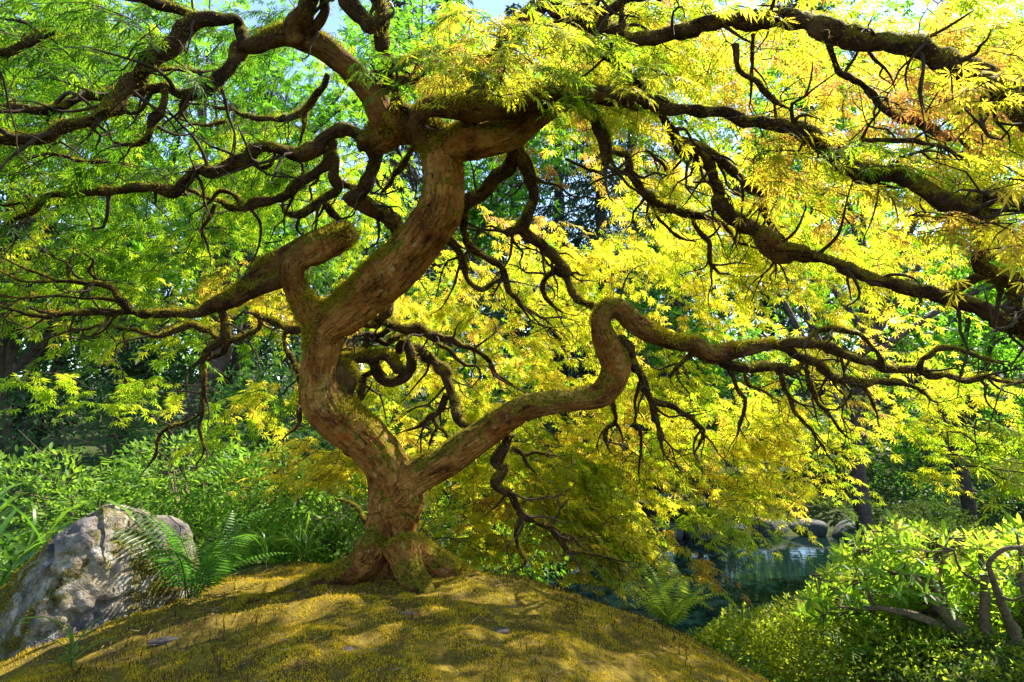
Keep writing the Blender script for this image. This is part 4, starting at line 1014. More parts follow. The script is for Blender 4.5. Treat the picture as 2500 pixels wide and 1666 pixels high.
g = ground_at(165, 1530); grass(tuple(g), 'thin grass sprout on the moss in front of the boulder', 7, .012, 61, .09, .45)
g = P(*fu(660, 1345)[:2], 2.65); grass((g[0], g[1], tz(g[0], g[1])), 'pale grass tuft between the mound crest and the bushes', 28, .06, 62, .12, .6)

# ------------------------------------------------------------------ shrubs
def leaf_cloud(pos, outn, tmpl_, size, tint, rng, droop=.2, jit=.5):
    k = len(pos)
    ax = unit(outn + rng.normal(0, jit, (k, 3)) - up*droop); nr_ = unit(up*.6 + outn*.5 + rng.normal(0, .45, (k, 3)))
    R = frames(ax, nr_, size); V, T = batch(tmpl_[0], tmpl_[1], R, pos)
    return V, T, np.repeat(np.clip(tint, 0, 1), len(tmpl_[0]))
def blob_pts(c, r, n, rng, shell=.45, lumps=.22, fr=3.0):
    d = unit(rng.normal(0, 1, (n, 3))); rr = 1 - shell*rng.uniform(0, 1, n)**2
    c = np.array(c); r = np.array(r)
    l = 1 + lumps*fbm(d*fr + c*3.3, 3)*1.6
    p = c + d*r*(rr*l)[:, None]
    return p, d, rr
def shrub(name, label, cat, base, blobs, n, size, tm, mat, tint, seed, nst=7, rst=.012, group=None, shell=.45, tvar=.14, gz=True, full=0.0, nparts=0):
    r = np.random.default_rng(seed)
    t = thing(name, tuple(base), label, cat, group)
    Ps, Ds, Rs = [], [], []
    vol = np.array([np.prod(b[1])**(2/3) for b in blobs]); vol = vol/vol.sum()
    for (c, rd), f in zip(blobs, vol):
        p, d, rr = blob_pts(c, rd, int(n*f), r, shell); Ps.append(p); Ds.append(d); Rs.append(rr)
    p = np.vstack(Ps); d = np.vstack(Ds); rr = np.concatenate(Rs)
    if gz:
        k_ = p[:, 2] > terr(p[:, 0], p[:, 1]) + .01; p, d, rr = p[k_], d[k_], rr[k_]
    # thin out with clumps so that gaps and lit lobes show
    cn = fbm(p*(2.2/np.mean([np.mean(b[1]) for b in blobs])) + seed, 3)
    k_ = r.uniform(0, 1, len(p)) < np.clip(.75 + full + 1.3*cn, .12, 1); p, d, rr, cn = p[k_], d[k_], rr[k_], cn[k_]
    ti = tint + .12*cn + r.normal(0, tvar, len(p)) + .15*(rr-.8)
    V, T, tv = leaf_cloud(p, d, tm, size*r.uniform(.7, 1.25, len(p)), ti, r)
    if nparts:                               # the leaves that show largest are pieces of their own
        nvt, ntt = len(tm[0]), len(tm[1]); cam_ = np.array((0, 0, CAMZ))
        sz_ = np.linalg.norm(V[nvt-2::nvt] - V[0::nvt], axis=1)/np.linalg.norm(V[0::nvt]-cam_, axis=1)
        pick = np.argsort(-sz_)[:nparts]; b_ = np.array(wloc(t))
        for k in pick:
            vv = V[k*nvt:(k+1)*nvt]; o = link('leaf', np_mesh('leaf', vv - vv[0], tm[1], {'tint': tv[k*nvt:(k+1)*nvt]}, True), mat, t, tuple(vv[0]-b_))
        km = np.ones(len(p), bool); km[pick] = False
        V = V.reshape(-1, nvt, 3)[km].reshape(-1, 3); tv = tv.reshape(-1, nvt)[km].ravel(); T = (tm[1][None] + (np.arange(km.sum())*nvt)[:, None, None]).reshape(-1, 3)
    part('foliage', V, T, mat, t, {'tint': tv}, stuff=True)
    st = []
    b0 = np.array(base)
    for i in range(nst):
        c, rd = blobs[i % len(blobs)]; e = np.array(c) + unit(r.normal(0, 1, 3)+up*.4)*np.array(rd)*.75
        m_ = b0*.45 + e*.55 + r.normal(0, .12, 3)*np.array(rd)*.8
        s0 = b0 + np.array((r.normal(0, .05), r.normal(0, .05), -.03))*(1 + rst*10)
        st.append(np.array([(*s0, rst), (*(s0*.6+m_*.4+r.normal(0, .03, 3)), rst*.8), (*m_, rst*.6), (*e, rst*.25)]))
        for q_ in range(2):
            e2 = e + r.normal(0, .5, 3)*np.array(rd)*.7
            st.append(np.array([(*m_, rst*.5), (*(m_*.5+e2*.5+r.normal(0, .03, 3)), rst*.35), (*e2, rst*.15)]))
    V, T = thin(st, 5, 4); part('stems', V, T, M['stem'], t, smooth=True)
    return t
def fpt(fx, fy, d): return P(*fu(fx, fy)[:2], d)
def S2(x, y): return (x, y, tz(x, y))
def blob(fx, fy, d, rx, ry, rz): return (tuple(fpt(fx, fy, d)), (rx, ry, rz))
GS = 'rhododendron bushes behind the boulder'
c = fpt(120, 1180, 3.9); shrub('rhododendron', 'bright green rounded bush behind the boulder beside the bamboo grass', 'bush', S2(c[0], c[1]+.1), [blob(90, 1190, 3.9, .62, .5, .46), blob(260, 1210, 4.1, .5, .45, .42)], 6500, .055, OVAL, M['shrub_leaf'], .76, 101, nparts=300)
c = fpt(450, 1170, 3.7); shrub('rhododendron', 'loose green bush with dark bare stems showing between boulder and trunk', 'bush', S2(c[0], c[1]), [blob(430, 1110, 3.9, .55, .45, .34), blob(600, 1150, 3.7, .5, .4, .36), blob(520, 1260, 3.5, .45, .35, .3)], 7500, .05, OVAL, M['shrub_leaf'], .68, 102, 14, .016, nparts=300)
c = fpt(740, 1230, 3.3); shrub('rhododendron', 'leafy green bush close behind the left side of the trunk', 'bush', S2(c[0], c[1]), [blob(735, 1190, 3.4, .34, .32, .34), blob(660, 1290, 3.1, .3, .25, .22), blob(800, 1290, 3.2, .24, .25, .2)], 4800, .045, OVAL, M['shrub_leaf'], .62, 103, 9, .010, nparts=300)
c = fpt(1080, 1260, 3.6); shrub('leafy_shrub', 'low lime green shrub right behind the trunk base', 'bush', S2(c[0], c[1]), [blob(1060, 1230, 3.5, .34, .3, .32), blob(1120, 1310, 3.4, .34, .3, .22), blob(1190, 1250, 3.9, .36, .35, .3)], 4200, .036, DIAM, M['bright_leaf'], .55, 104, 9, .010)
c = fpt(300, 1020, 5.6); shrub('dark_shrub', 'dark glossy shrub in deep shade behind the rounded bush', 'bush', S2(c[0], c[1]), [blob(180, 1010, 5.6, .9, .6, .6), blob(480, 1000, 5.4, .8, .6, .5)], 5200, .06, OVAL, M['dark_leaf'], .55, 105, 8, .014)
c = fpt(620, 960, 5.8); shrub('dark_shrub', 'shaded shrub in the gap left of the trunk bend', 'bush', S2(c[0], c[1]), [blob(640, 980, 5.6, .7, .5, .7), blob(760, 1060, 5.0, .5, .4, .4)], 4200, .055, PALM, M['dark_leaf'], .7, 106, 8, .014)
# clipped azalea on the slope
az = fpt(1770, 1500, 2.95)
shrub('azalea', 'clipped yellow green azalea mound on the slope above the pond', 'bush', S2(az[0], az[1]), [((az[0]-.04, az[1], az[2]-.13), (.40, .42, .30)), ((az[0]+.42, az[1]+.0, az[2]-.05), (.50, .45, .30)), ((az[0]+.15, az[1]-.35, az[2]-.28), (.5, .35, .26)), ((az[0]+.85, az[1]-.25, az[2]-.22), (.5, .4, .3))], 60000, .025, DIAM, M['azalea_leaf'], .52, 107, 12, .006, None, .3, .2, True, .4)
c = fpt(2230, 1545, 2.45)
shrub('azalea', 'low yellow green azalea growing under the stems of the branching shrub', 'bush', S2(c[0], c[1]), [((c[0], c[1], tz(c[0], c[1])+.0), (.5, .35, .12)), ((c[0]+.4, c[1]-.3, tz(c[0]+.4, c[1]-.3)+.0), (.5, .35, .12)), ((c[0]-.35, c[1]-.1, tz(c[0]-.35, c[1]-.1)+.0), (.4, .3, .14))], 20000, .026, DIAM, M['azalea_leaf'], .42, 108, 10, .006, None, .4, .2, True, .2)
# clipped shrubs on the far side
for k, (fx, fy, d, rx, rz, lab, tn) in enumerate([(2140, 1195, 6.2, .42, .24, 'round clipped green shrub standing above the branching shrub', .6), (2200, 1245, 5.2, .40, .2, 'low clipped shrub half hidden behind the branching shrub', .55),
        (2060, 1150, 11.5, .9, .6, 'dark clipped bush on the far bank below the bridge', .25), (2300, 1150, 10.5, 1.2, .7, 'dark dense bush on the shaded far bank', .2), (1240, 1170, 10.5, .8, .6, 'light green bush on the far bank left of the paved path', .5), (1640, 1140, 12.5, .9, .7, 'mid green bush on the far bank by the end of the bridge', .45)]):
    c = fpt(fx, fy, d); zb = min(tz(c[0], c[1]), c[2]-rz*.8)
    shrub('clipped_shrub', lab, 'bush', (c[0], c[1], zb), [(tuple(c - np.array((0, 0, rz*.3))), (rx, rx, rz*1.2))], 3600, .03 if d < 8 else .06, DIAM, M['azalea_leaf'] if k < 2 else M['shrub_leaf'], tn, 120+k, 6, .01, None, .3)

rng = np.random.default_rng(88)
n = 9000; x = rng.uniform(.9, 4.2, n); y = rng.uniform(1.5, 4.2, n); k_ = moss_mask(x, y) < .3; x, y = x[k_], y[k_]
p = np.stack([x, y, terr(x, y) + rng.uniform(.0, .07, len(x))], 1)
V, T, tv = leaf_cloud(p, unit(rng.normal(0, 1, p.shape)*np.array((1, 1, .3)) + up*.4), DIAM, rng.uniform(.02, .045, len(p)), .4 + rng.normal(0, .2, len(p)), rng, .0, .4)
o = link('ground_cover', np_mesh('ground_cover', V, T, {'tint': tv}), M['shrub_leaf']); o['kind'] = 'stuff'
o['label'] = 'low leafy ground cover on the slope under the branching shrub'; o['category'] = 'ground cover'
n = 11000; x = rng.uniform(-6, .6, n); y = rng.uniform(2.4, 8.0, n); k_ = (moss_mask(x, y) < .3) & (pondp(x, y) > 1.15); x, y = x[k_], y[k_]
p = np.stack([x, y, terr(x, y) + rng.uniform(.0, .10, len(x))], 1)
V, T, tv = leaf_cloud(p, unit(rng.normal(0, 1, p.shape)*np.array((1, 1, .3)) + up*.4), DIAM, rng.uniform(.025, .055, len(p)), .45 + rng.normal(0, .2, len(p)), rng, .0, .4)
o = link('ground_cover', np_mesh('ground_cover', V, T, {'tint': tv}), M['shrub_leaf']); o['kind'] = 'stuff'
o['label'] = 'leafy ground cover behind the mound under the bushes'; o['category'] = 'ground cover'
# ------------------------------------------------------------------ whorled shrub at the right
WB = fpt(2310, 1560, 2.35); WB[2] = tz(WB[0], WB[1])
whorl = thing('pieris_shrub', tuple(WB), 'open branching shrub with mossy grey stems and whorls of bright leaves above azalea', 'bush')
stems = []
def st(pts, d0, d1, q='fu'): stems.append(W(q, pts, d0, d1))
zz = lambda pts: [(x/3.92/1.0625 + 1900/1.0625, y/3.92/1.0625 + 1200/1.0625, r/3.92/1.0625) for x, y, r in pts]
st(zz([(2050,1640,70),(1900,1500,75),(1720,1320,65),(1560,1130,60),(1420,980,45),(1330,860,40),(1250,740,26),(1180,620,20),(1140,500,10)]), 2.35, 2.5)
st(zz([(1640,1310,40),(1450,1240,36),(1250,1170,38),(1100,1140,28),(930,1110,26),(800,1130,14),(640,1110,12),(520,1120,9),(450,1180,6)]), 2.4, 2.45)
st(zz([(2040,1600,60),(1990,1350,50),(1970,1150,45),(1980,900,34),(1950,700,26),(1920,540,16),(1880,400,9)]), 2.35, 2.45)
st(zz([(2200,1640,60),(2260,1400,50),(2180,1180,42),(2110,1000,34),(2040,800,26),(2020,680,20),(2150,560,22),(2330,530,20)]), 2.3, 2.2)
st(zz([(1560,1130,34),(1480,920,34),(1420,760,26),(1400,600,14),(1480,420,8)]), 2.45, 2.6)
st(zz([(1700,1300,30),(1640,1150,26),(1590,980,22),(1550,780,15),(1600,560,9),(1640,350,6)]), 2.4, 2.4)
st(zz([(2080,1500,40),(2250,1560,50),(2400,1480,50),(2420,1200,34),(2330,900,22),(2320,640,14),(2280,400,8)]), 2.3, 2.35)
st(zz([(930,1110,20),(840,960,14),(700,900,10),(560,930,7),(430,860,5),(330,800,4)]), 2.45, 2.45)
st(zz([(1330,860,22),(1180,800,14),(1000,740,10),(860,640,8),(760,560,6)]), 2.5, 2.5)
st(zz([(1180,640,14),(1050,560,10),(960,470,8),(900,380,6)]), 2.5, 2.55)
st(zz([(1980,900,18),(1800,800,14),(1720,700,10),(1680,560,7)]), 2.4, 2.3)
st(zz([(2110,1000,18),(2250,1040,12),(2400,980,10)]), 2.25, 2.15)
for i, p in enumerate(stems):
    S = spline(p); v, t, bk = tube(S, 9, .14, seed=i+60); part('stem', v, t, M['stem'], whorl, {'bark': bk}, True)
rng = np.random.default_rng(77)
wl_ = []
for _ in range(900):
    fx = rng.uniform(1840, 2420); fy = rng.uniform(1185, 1480)
    top = np.interp(fx, [1840, 1880, 1950, 2050, 2150, 2250, 2420], [1370, 1310, 1240, 1195, 1215, 1235, 1180])
    bot = np.interp(fx, [1840, 1900, 2000, 2150, 2420], [1425, 1430, 1450, 1450, 1500])
    if fy < top or fy > bot: continue
    d = rng.uniform(2.28, 3.1)
    if fy > 1390 and d < 2.5: continue
    wl_.append((*fpt(fx, fy, d), (fy-top)/(bot-top)))
wl_ = np.array(wl_)
SN = np.vstack([spline(p)[:, :3] for p in stems])
tw = []
Pp, Ax, Nn, Sz, Ti = [], [], [], [], []
for x, y, z, f in wl_:
    c = np.array((x, y, z)); j = np.linalg.norm(SN - c, axis=1).argmin(); s0 = SN[j]
    dirn = unit(c - s0 + np.array((0, 0, .35*np.linalg.norm(c-s0)+.03)) + rng.normal(0, .03, 3))
    tw.append(np.array([(*s0, .0035), (*(s0*.5+c*.5 + np.array((0, 0, -.02))), .0024), (*(c-dirn*.02), .0018), (*c, .0016)]))
    nl = rng.integers(6, 10); a0 = rng.uniform(0, 6.28); e1 = unit(np.cross(dirn, (.3, .8, .5))); e2 = np.cross(dirn, e1)
    young = rng.uniform() < .16 and f < .45
    for k in range(nl):
        a = a0 + 2.4*k; rad_ = e1*math.cos(a) + e2*math.sin(a)
        opn = (.35 if young else .85) + .25*rng.uniform()
        ax_ = unit(rad_*opn + dirn*(1.0 if young else .45)); Pp.append(c - dirn*.006*k); Ax.append(ax_)
        Nn.append(dirn*1.0 - rad_*.3 + rng.normal(0, .12, 3)); Sz.append(rng.uniform(.036, .068)); Ti.append((.88 if young else .62 - .2*f) + rng.normal(0, .1))
Pp, Ax, Nn, Sz, Ti = map(np.array, (Pp, Ax, Nn, Sz, Ti)); Ti = np.clip(Ti, 0, 1)
R = frames(Ax, Nn, Sz)
od = np.argsort(np.linalg.norm(Pp - np.array((0, 0, CAMZ)), axis=1)/Sz)
big = od[:300]; rest = od[300:]
V, T = batch(LANCE[0], LANCE[1], R[rest], Pp[rest]); part('foliage', V, T, M['pieris_leaf'], whorl, {'tint': np.repeat(Ti[rest], 7)}, stuff=True)
om = [np_mesh('leaf', LANCE[0], LANCE[1], {'tint': np.full(7, t)}, True) for t in np.linspace(.05, .95, 8)]
for m_ in om: m_.materials.append(M['pieris_leaf'])
for i in big:
    o = bpy.data.objects.new('leaf', om[int(np.clip(Ti[i]*8, 0, 7))]); COL.objects.link(o); o.parent = whorl
    m4 = np.eye(4); m4[:3, :3] = R[i]; m4[:3, 3] = Pp[i] - WB; o.matrix_local = Matrix(m4.tolist())
V, T = thin(tw, 4, 2); part('twigs', V, T, M['stem'], whorl, stuff=True)

# ------------------------------------------------------------------ background trees
def broadleaf(name, label, base, blobs, n, size, tm, mat, tint, seed, r0, tvar=.14, shell=.6, group=None, nl=9):
    r = np.random.default_rng(seed); b0 = np.array(base, float); t = thing(name, tuple(b0), label, 'tree', group)
    top = np.mean([b[0] for b in blobs], 0)
    fork = b0*.45 + top*.55; fork[:2] += r.normal(0, .15, 2)
    S = spline(np.array([(*(b0 - up*.1), r0*1.25), (*(b0*.75+fork*.25+np.append(r.normal(0, .08, 2), 0)), r0), (*(b0*.35+fork*.65+np.append(r.normal(0, .1, 2), 0)), r0*.85), (*fork, r0*.65)]))
    v, tt_, bk = tube(S, 9, .1, seed=seed); part('trunk', v, tt_, M['far_bark'], t, smooth=True)
    ls = []
    for i in range(nl):
        c, rd = blobs[i % len(blobs)]; e = np.array(c) + unit(r.normal(0, 1, 3))*np.array(rd)*.7
        s0 = b0 + (fork-b0)*r.uniform(.55, 1.0); m_ = s0*.5+e*.5 + up*.1*np.linalg.norm(e-s0) + r.normal(0, .1, 3)
        ls.append(np.array([(*s0, r0*.5), (*m_, r0*.32), (*e, r0*.1)]))
        for _ in range(2):
            e2 = e + r.normal(0, .45, 3)*np.array(rd); ls.append(np.array([(*m_, r0*.22), (*(m_*.5+e2*.5), r0*.14), (*e2, r0*.05)]))
    V, T = thin(ls, 5, 3); part('limbs', V, T, M['far_bark'], t, smooth=True)
    Ps, Ds = [], []
    vol = np.array([np.prod(b[1])**(2/3) for b in blobs]); vol = vol/vol.sum()
    for (c, rd), f in zip(blobs, vol):
        p, d, rr = blob_pts(c, rd, int(n*f), r, shell, .3, 2.4); Ps.append(p); Ds.append(d)
    p = np.vstack(Ps); d = np.vstack(Ds)
    # layers: foliage gathers in flattened shelves
    cn = fbm(p*np.array((1.3, 1.3, 3.0))/max(.6, np.mean([np.mean(b[1]) for b in blobs])*.55) + seed, 3)
    k_ = r.uniform(0, 1, len(p)) < np.clip(.5 + 2.2*cn, .03, 1); p, d, cn = p[k_], d[k_], cn[k_]
    V, T, tv = leaf_cloud(p, unit(d*np.array((1, 1, .3))), tm, size*r.uniform(.7, 1.3, len(p)), tint + .2*cn + r.normal(0, tvar, len(p)), r, .35, .5)
    part('crown', V, T, mat, t, {'tint': tv}, stuff=True)
    return t
def gb(fx, d):      # ground point under a column of the picture
    q = fpt(fx, 1000, d); return S2(q[0], q[1])
# lit green maples left
broadleaf('green_maple', 'bright green broad leaved maple behind the upper left limbs', gb(420, 6.6), [blob(330, 260, 6.3, 1.5, 1.0, .9), blob(620, 330, 6.4, 1.2, 1.0, 1.0), blob(480, 520, 6.0, 1.3, .9, .7), blob(760, 150, 6.8, 1.2, 1.0, .8), blob(250, 60, 6.8, 1.5, 1, .8)], 15000, .085, PALM, M['bright_leaf'], .42, 201, .11)
broadleaf('green_maple', 'lime green maple tree showing behind the mossy left hook limb', gb(640, 8.2), [blob(620, 640, 7.8, 1.3, .9, .6), blob(800, 480, 8.2, 1.2, .9, .9), blob(900, 700, 8.4, 1.0, .9, .7)], 7000, .085, PALM, M['bright_leaf'], .75, 202, .1)
broadleaf('green_maple', 'sunlit yellow green maple beyond the pond behind the bridge', gb(1900, 15.5), [blob(1900, 1010, 15.0, 2.2, 1.4, .9), blob(1650, 960, 15.5, 1.8, 1.4, 1.0), blob(2080, 920, 16, 1.8, 1.4, 1.0)], 9000, .15, TREF, M['bright_leaf'], .9, 203, .14)
broadleaf('green_maple', 'green maple on the right bank behind the drooping yellow leaves', gb(2200, 10.5), [blob(2150, 700, 10.3, 1.8, 1.3, 1.3), blob(2330, 850, 9.8, 1.4, 1.1, .9), blob(1950, 600, 11, 1.6, 1.2, 1.2)], 9000, .12, TREF, M['bright_leaf'], .5, 204, .12)
broadleaf('green_maple', 'pale green maple beyond the pond right of the conifers', gb(1620, 12.8), [blob(1620, 480, 12.8, 1.5, 1.2, 1.3), blob(1500, 760, 12.6, 1.6, 1.2, 1.3), blob(1700, 850, 12.4, 1.5, 1.2, 1.0)], 8000, .13, TREF, M['bright_leaf'], .45, 205, .13)
broadleaf('green_maple', 'young green tree left of the looped knot behind the trunk', gb(1030, 9.4), [blob(1000, 1020, 9.2, 1.0, .8, .6), blob(1120, 880, 9.6, 1.2, .9, .9), blob(950, 820, 9.8, .9, .8, .8)], 6000, .09, PALM, M['bright_leaf'], .5, 206, .09)
broadleaf('green_maple', 'green tree crown filling the gaps high behind the right limbs', gb(1950, 9.0), [blob(1750, 330, 9.0, 1.7, 1.2, 1.1), blob(2050, 380, 8.8, 1.6, 1.2, 1.0), blob(2300, 300, 9.2, 1.6, 1.2, 1.2), blob(1600, 150, 9.4, 1.5, 1.2, .9), blob(2330, 560, 9.0, 1.3, 1.0, .9), blob(2280, 110, 8.8, 1.3, 1.0, .9), blob(1950, 130, 9.0, 1.2, 1.0, .8), blob(1350, 120, 9.5, 1.2, 1.0, .9)], 19000, .12, TREF, M['bright_leaf'], .6, 207, .12, .14, .9)
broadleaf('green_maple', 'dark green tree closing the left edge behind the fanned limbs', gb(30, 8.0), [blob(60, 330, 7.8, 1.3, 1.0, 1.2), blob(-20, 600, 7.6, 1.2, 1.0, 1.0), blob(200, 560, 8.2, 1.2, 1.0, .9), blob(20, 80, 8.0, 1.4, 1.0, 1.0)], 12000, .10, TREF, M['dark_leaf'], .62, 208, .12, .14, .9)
broadleaf('green_maple', 'green tree crown high behind the fork of the limbs', gb(1000, 11.0), [blob(960, 150, 10.8, 1.7, 1.2, 1.2), blob(1180, 300, 11.2, 1.5, 1.2, 1.1), blob(1100, 480, 11.0, 1.2, 1.0, 1.0)], 8000, .12, TREF, M['bright_leaf'], .35, 209, .12, .14, .9)
# dark woodland left
dk = [(60, 8.8, 860, .9, 'dark evergreen with a thick trunk at the left edge behind bushes', .16), (280, 9.8, 760, 1.0, 'deep green woodland tree behind the rounded bush', .14), (520, 10.5, 800, 1.1, 'dark woodland tree standing behind the dead knob stub', .13), (760, 11.0, 850, 1.1, 'shaded woodland tree right behind the trunk bend', .12)]
for k, (fx, d, fy, r, lab, r0) in enumerate(dk):
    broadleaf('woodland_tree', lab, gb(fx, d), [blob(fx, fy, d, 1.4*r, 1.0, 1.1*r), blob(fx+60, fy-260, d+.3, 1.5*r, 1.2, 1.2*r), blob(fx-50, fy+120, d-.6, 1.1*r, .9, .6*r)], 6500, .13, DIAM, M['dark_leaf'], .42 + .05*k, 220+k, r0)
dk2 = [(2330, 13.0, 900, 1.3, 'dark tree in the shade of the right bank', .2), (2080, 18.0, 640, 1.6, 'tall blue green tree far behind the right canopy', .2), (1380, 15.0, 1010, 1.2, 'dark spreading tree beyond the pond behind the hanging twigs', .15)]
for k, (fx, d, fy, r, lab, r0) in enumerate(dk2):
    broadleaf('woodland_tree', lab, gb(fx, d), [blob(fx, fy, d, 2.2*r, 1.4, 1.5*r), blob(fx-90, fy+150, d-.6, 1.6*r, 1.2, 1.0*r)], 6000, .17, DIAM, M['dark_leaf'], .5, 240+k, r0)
# small dark trees standing on the far bank
for k, (fx, d, lab) in enumerate([(1500, 12.9, 'small dark stemmed tree on the bank left of the paved path'), (1600, 13.4, 'thin dark tree on the far bank beside the paved path'), (2130, 12.6, 'crooked dark tree trunk right of the bridge railing')]):
    b = gb(fx, d); broadleaf('bank_tree', lab, b, [((b[0], b[1], b[2]+1.5), (.9, .7, .5)), ((b[0]+.4, b[1], b[2]+1.9), (.8, .7, .5))], 1800, .11, TREF, M['bright_leaf'], .45, 260+k, .06)

def conifer(label, base, H, R0, seed, r0=.22, tint=.5, low=.12):
    r = np.random.default_rng(seed); b0 = np.array(base, float); t = thing('conifer', tuple(b0), label, 'tree', None)
    S = spline(np.array([(*(b0-up*.2), r0*1.15), (*(b0+up*H*.3), r0*.85), (*(b0+up*H*.7), r0*.45), (*(b0+up*H), r0*.08)]))
    v, tt_, bk = tube(S, 10, .06, seed=seed); part('trunk', v, tt_, M['far_bark'], t, smooth=True)
    nb = int(H*16); Ps, Axs, Szs, Tis, bo = [], [], [], [], []
    for i in range(nb):
        f = low + (1-low)*((i + r.uniform())/nb); h_ = b0[2] + H*f; L = R0*(1-f)**.75*r.uniform(.65, 1.15) + .15; az_ = i*2.4 + r.normal(0, .3)
        dh = np.array((math.cos(az_), math.sin(az_), 0)); s0 = np.array((b0[0], b0[1], h_))
        pts = [s0 + dh*L*u_ + up*L*(.12*u_ - .42*u_*u_) for u_ in (0, .5, 1)]
        bo.append(np.array([(*pts[0], .03), (*pts[1], .018), (*pts[2], .005)]))
        m_ = int(14 + L*24); u_ = r.uniform(.15, 1.02, m_); sg = r.choice([-1, 1], m_); sd_ = np.array((-dh[1], dh[0], 0))
        p = s0 + dh*L*u_[:, None] + up*(L*(.12*u_ - .42*u_*u_))[:, None] + sd_*(sg*r.uniform(0, .22, m_)*L*(1.1-u_))[:, None]
        Ps.append(p); Axs.append(unit(dh*.6 + sd_*sg[:, None]*r.uniform(.1, 1, (m_, 1)) - up*r.uniform(.15, 1.1, (m_, 1)))); Szs.append(r.uniform(.16, .34, m_)); Tis.append(np.full(m_, tint + r.normal(0, .14)) + r.normal(0, .08, m_))
    V, T = thin(bo, 4, 2); part('boughs', V, T, M['far_bark'], t)
    p, a_, s_, ti = np.vstack(Ps), np.vstack(Axs), np.concatenate(Szs), np.concatenate(Tis)
    Rm = frames(a_, up + r.normal(0, .4, (len(p), 3)), s_); V, T = batch(NEED[0], NEED[1], Rm, p)
    part('crown', V, T, M['needle'], t, {'tint': np.repeat(np.clip(ti, 0, 1), 4)}, stuff=True)
    return t
cf = [(1905, 17.6, 24, 2.7, 'very tall conifer added on the far bank behind the bridge for its shade', .3, .55), (1390, 16.0, 15, 2.4, 'dark conifer with a straight trunk standing behind the right limb arch', .24, .45), (1470, 19.0, 19, 2.8, 'tall blue green conifer beyond the pond behind the hooked stub', .26, .55), (1290, 20.0, 20, 2.8, 'tall conifer beyond the pond left of the right limb arch', .26, .5),  # the very tall first conifer is added to cast shade on the maple
      (1180, 17.5, 15, 2.4, 'conifer showing between the leaning limb and curled branch', .22, .6), (1560, 15.5, 9, 2.0, 'shorter conifer with dark lower boughs beyond the pond', .2, .45), (890, 16.0, 16, 2.6, 'conifer behind the upper fork of the left limbs', .24, .5),
      (1020, 22.0, 21, 3.0, 'far tall conifer behind the leaning main limb', .28, .6), (560, 17.0, 13, 2.6, 'dark conifer deep in the woodland behind the lime maple', .26, .4), (1780, 22.0, 12, 3.0, 'far conifer behind the long mossy right limb', .26, .6),
      (2280, 20.0, 9.5, 3.0, 'far conifer low behind the upper right limb', .26, .55), (260, 15.0, 8.5, 2.4, 'dark conifer in the left woodland gap', .26, .4), (2480, 17.0, 12, 2.6, 'conifer at the far right edge behind the canopy', .26, .5)]
for k, (fx, d, H, R0, lab, r0, tn) in enumerate(cf):
    b = gb(fx, d); conifer(lab, b, H, R0, 300+k, r0, tn, .34 if H == 24 else .12)
# far woodland that reads as one mass
rng = np.random.default_rng(5)
n = 42000
an = rng.uniform(-1.25, 1.25, n); dd = rng.uniform(24, 38, n); x = np.sin(an)*dd; y = np.cos(an)*dd
hmax = 8.5 + 3.5*fbm(np.stack([an*6, 0*an, 0*an], 1), 3)
z = terr(x, y) + rng.uniform(0, 1, n)**.8*hmax
p = np.stack([x, y, z], 1); cn = fbm(p*.9, 3); k_ = rng.uniform(0, 1, n) < np.clip(.6+1.8*cn, .05, 1); p, cn = p[k_], cn[k_]
V, T, tv = leaf_cloud(p, unit(rng.normal(0, 1, p.shape)), DIAM, rng.uniform(.35, .8, len(p)), .5 + .3*cn + rng.normal(0, .12, len(p)), rng, .3, .5)
o = link('far_woodland', np_mesh('far_woodland', V, T, {'tint': tv}), M['dark_leaf']); o['kind'] = 'stuff'
o['label'] = 'distant green woodland closing the view behind the conifers'; o['category'] = 'woodland'

# ------------------------------------------------------------------ far bank: bridge, stones, paving
bridge_c = fpt(1880, 1125, 15.0)
bA = fpt(1700, 1112, 14.6); bB = fpt(2040, 1104, 15.4)
zr = .5*(bA[2]+bB[2])
bridge = thing('wooden_bridge', (bA[0], bA[1], WATER-.05), 'low dark wooden footbridge with railing crossing the far end of the pond', 'bridge')
def box(c0, c1, hw, hz):      # beam from c0 to c1
    c0, c1 = np.array(c0, float), np.array(c1, float); d_ = unit(c1-c0); sd_ = unit(np.cross(d_, up)) if abs(d_[2]) < .95 else np.array((1., 0, 0)); u_ = np.cross(sd_, d_)
    V = np.array([c + sd_*a*hw + u_*b*hz for c in (c0, c1) for a, b in ((-1, -1), (1, -1), (1, 1), (-1, 1))])
    return V, np.array([(0, 1, 2, 3), (7, 6, 5, 4), (0, 4, 5, 1), (1, 5, 6, 2), (2, 6, 7, 3), (3, 7, 4, 0)])
def arch(t, dz=0, off=0.0):
    p = bA + (bB-bA)*t; n_ = np.array((-(bB-bA)[1], (bB-bA)[0], 0)); n_ = n_/np.linalg.norm(n_)
    return np.array((p[0]+n_[0]*off, p[1]+n_[1]*off, zr - .03 + .06*math.sin(math.pi*t) + dz))
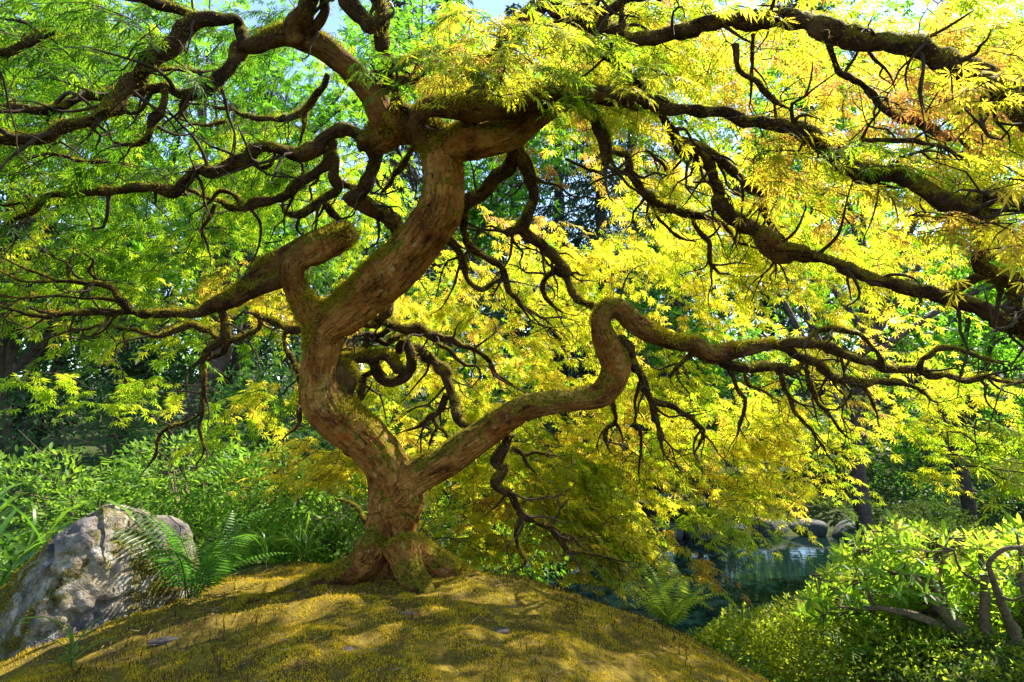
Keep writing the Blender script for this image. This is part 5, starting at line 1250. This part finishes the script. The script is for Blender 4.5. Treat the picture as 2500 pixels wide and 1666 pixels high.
for off in (0.0, .9):
    pr = [box(arch(i/8, 0, off), arch((i+1)/8, 0, off), .035, .03) for i in range(8)]
    V, T = cat_meshes(pr); part('handrail', V, T, M['timber'], bridge)
    for i in range(9):
        V, T = box(arch(i/8, -.32, off), arch(i/8, -.02, off), .035, .035); part('post', V, T, M['timber'], bridge)
pr = [box(arch(i/8, -.26, .45), arch((i+1)/8, -.26, .45), .5, .05) for i in range(8)]
V, T = cat_meshes(pr); part('deck', V, T, M['timber'], bridge)
for i in (1, 4, 7):
    V, T = box(arch(i/8, -1.2, .45), arch(i/8, -.28, .45), .07, .07); part('pier', V, T, M['timber'], bridge)
rng = np.random.default_rng(91)
GB = 'boulders along the pond edge'
for k, (fx, fy, d, sx_, sz_) in enumerate([(1450, 1215, 12.4, .5, .3), (1530, 1222, 12.3, .4, .25), (1620, 1225, 12.3, .55, .28), (1690, 1228, 12.4, .4, .22), (1760, 1225, 12.6, .5, .3), (1850, 1222, 12.6, .45, .26), (1960, 1220, 12.2, .5, .3), (1400, 1220, 12.0, .5, .26), (1330, 1240, 11.0, .45, .25)]):
    c = fpt(fx, fy, d)
    small_stone('bank_stone', (c[0], c[1], WATER+.06), (sx_, sx_*.8, sz_), 400+k, M['bank_stone'], 'grey boulder set along the far edge of the pond', 'rock', GB, rng.uniform(0, 3))
for k, (fx, fy, d, s_, lab) in enumerate([(2020, 1265, 5.2, .13, 'pale stone at the waterside behind the left tip of the branching shrub'), (2190, 1385, 3.6, .15, 'grey stone seen through the stems of the branching shrub')]):
    c = fpt(fx, fy, d); small_stone('shore_stone', (c[0], c[1], c[2]), (s_, s_*.8, s_*.7), 430+k, M['bank_stone'], lab, 'rock')
# pale paved path on the far bank
V = []; tpts = np.linspace(0, 1, 14)
for t_ in tpts:
    p = fpt(1330 + 330*t_, 1185, 13.6); x, y = p[0], p[1] + .25*math.sin(4*t_)
    V += [(x, y-.45, tz(x, y-.45)+.03), (x, y+.45, tz(x, y+.45)+.03)]
T = [(2*i, 2*i+2, 2*i+3, 2*i+1) for i in range(13)]
pm = plain('path_gravel', (.36, .34, .30), .9, .3, 12, .4)
o = link('path', np_mesh('path', np.array(V), np.array(T)), pm); o['kind'] = 'structure'
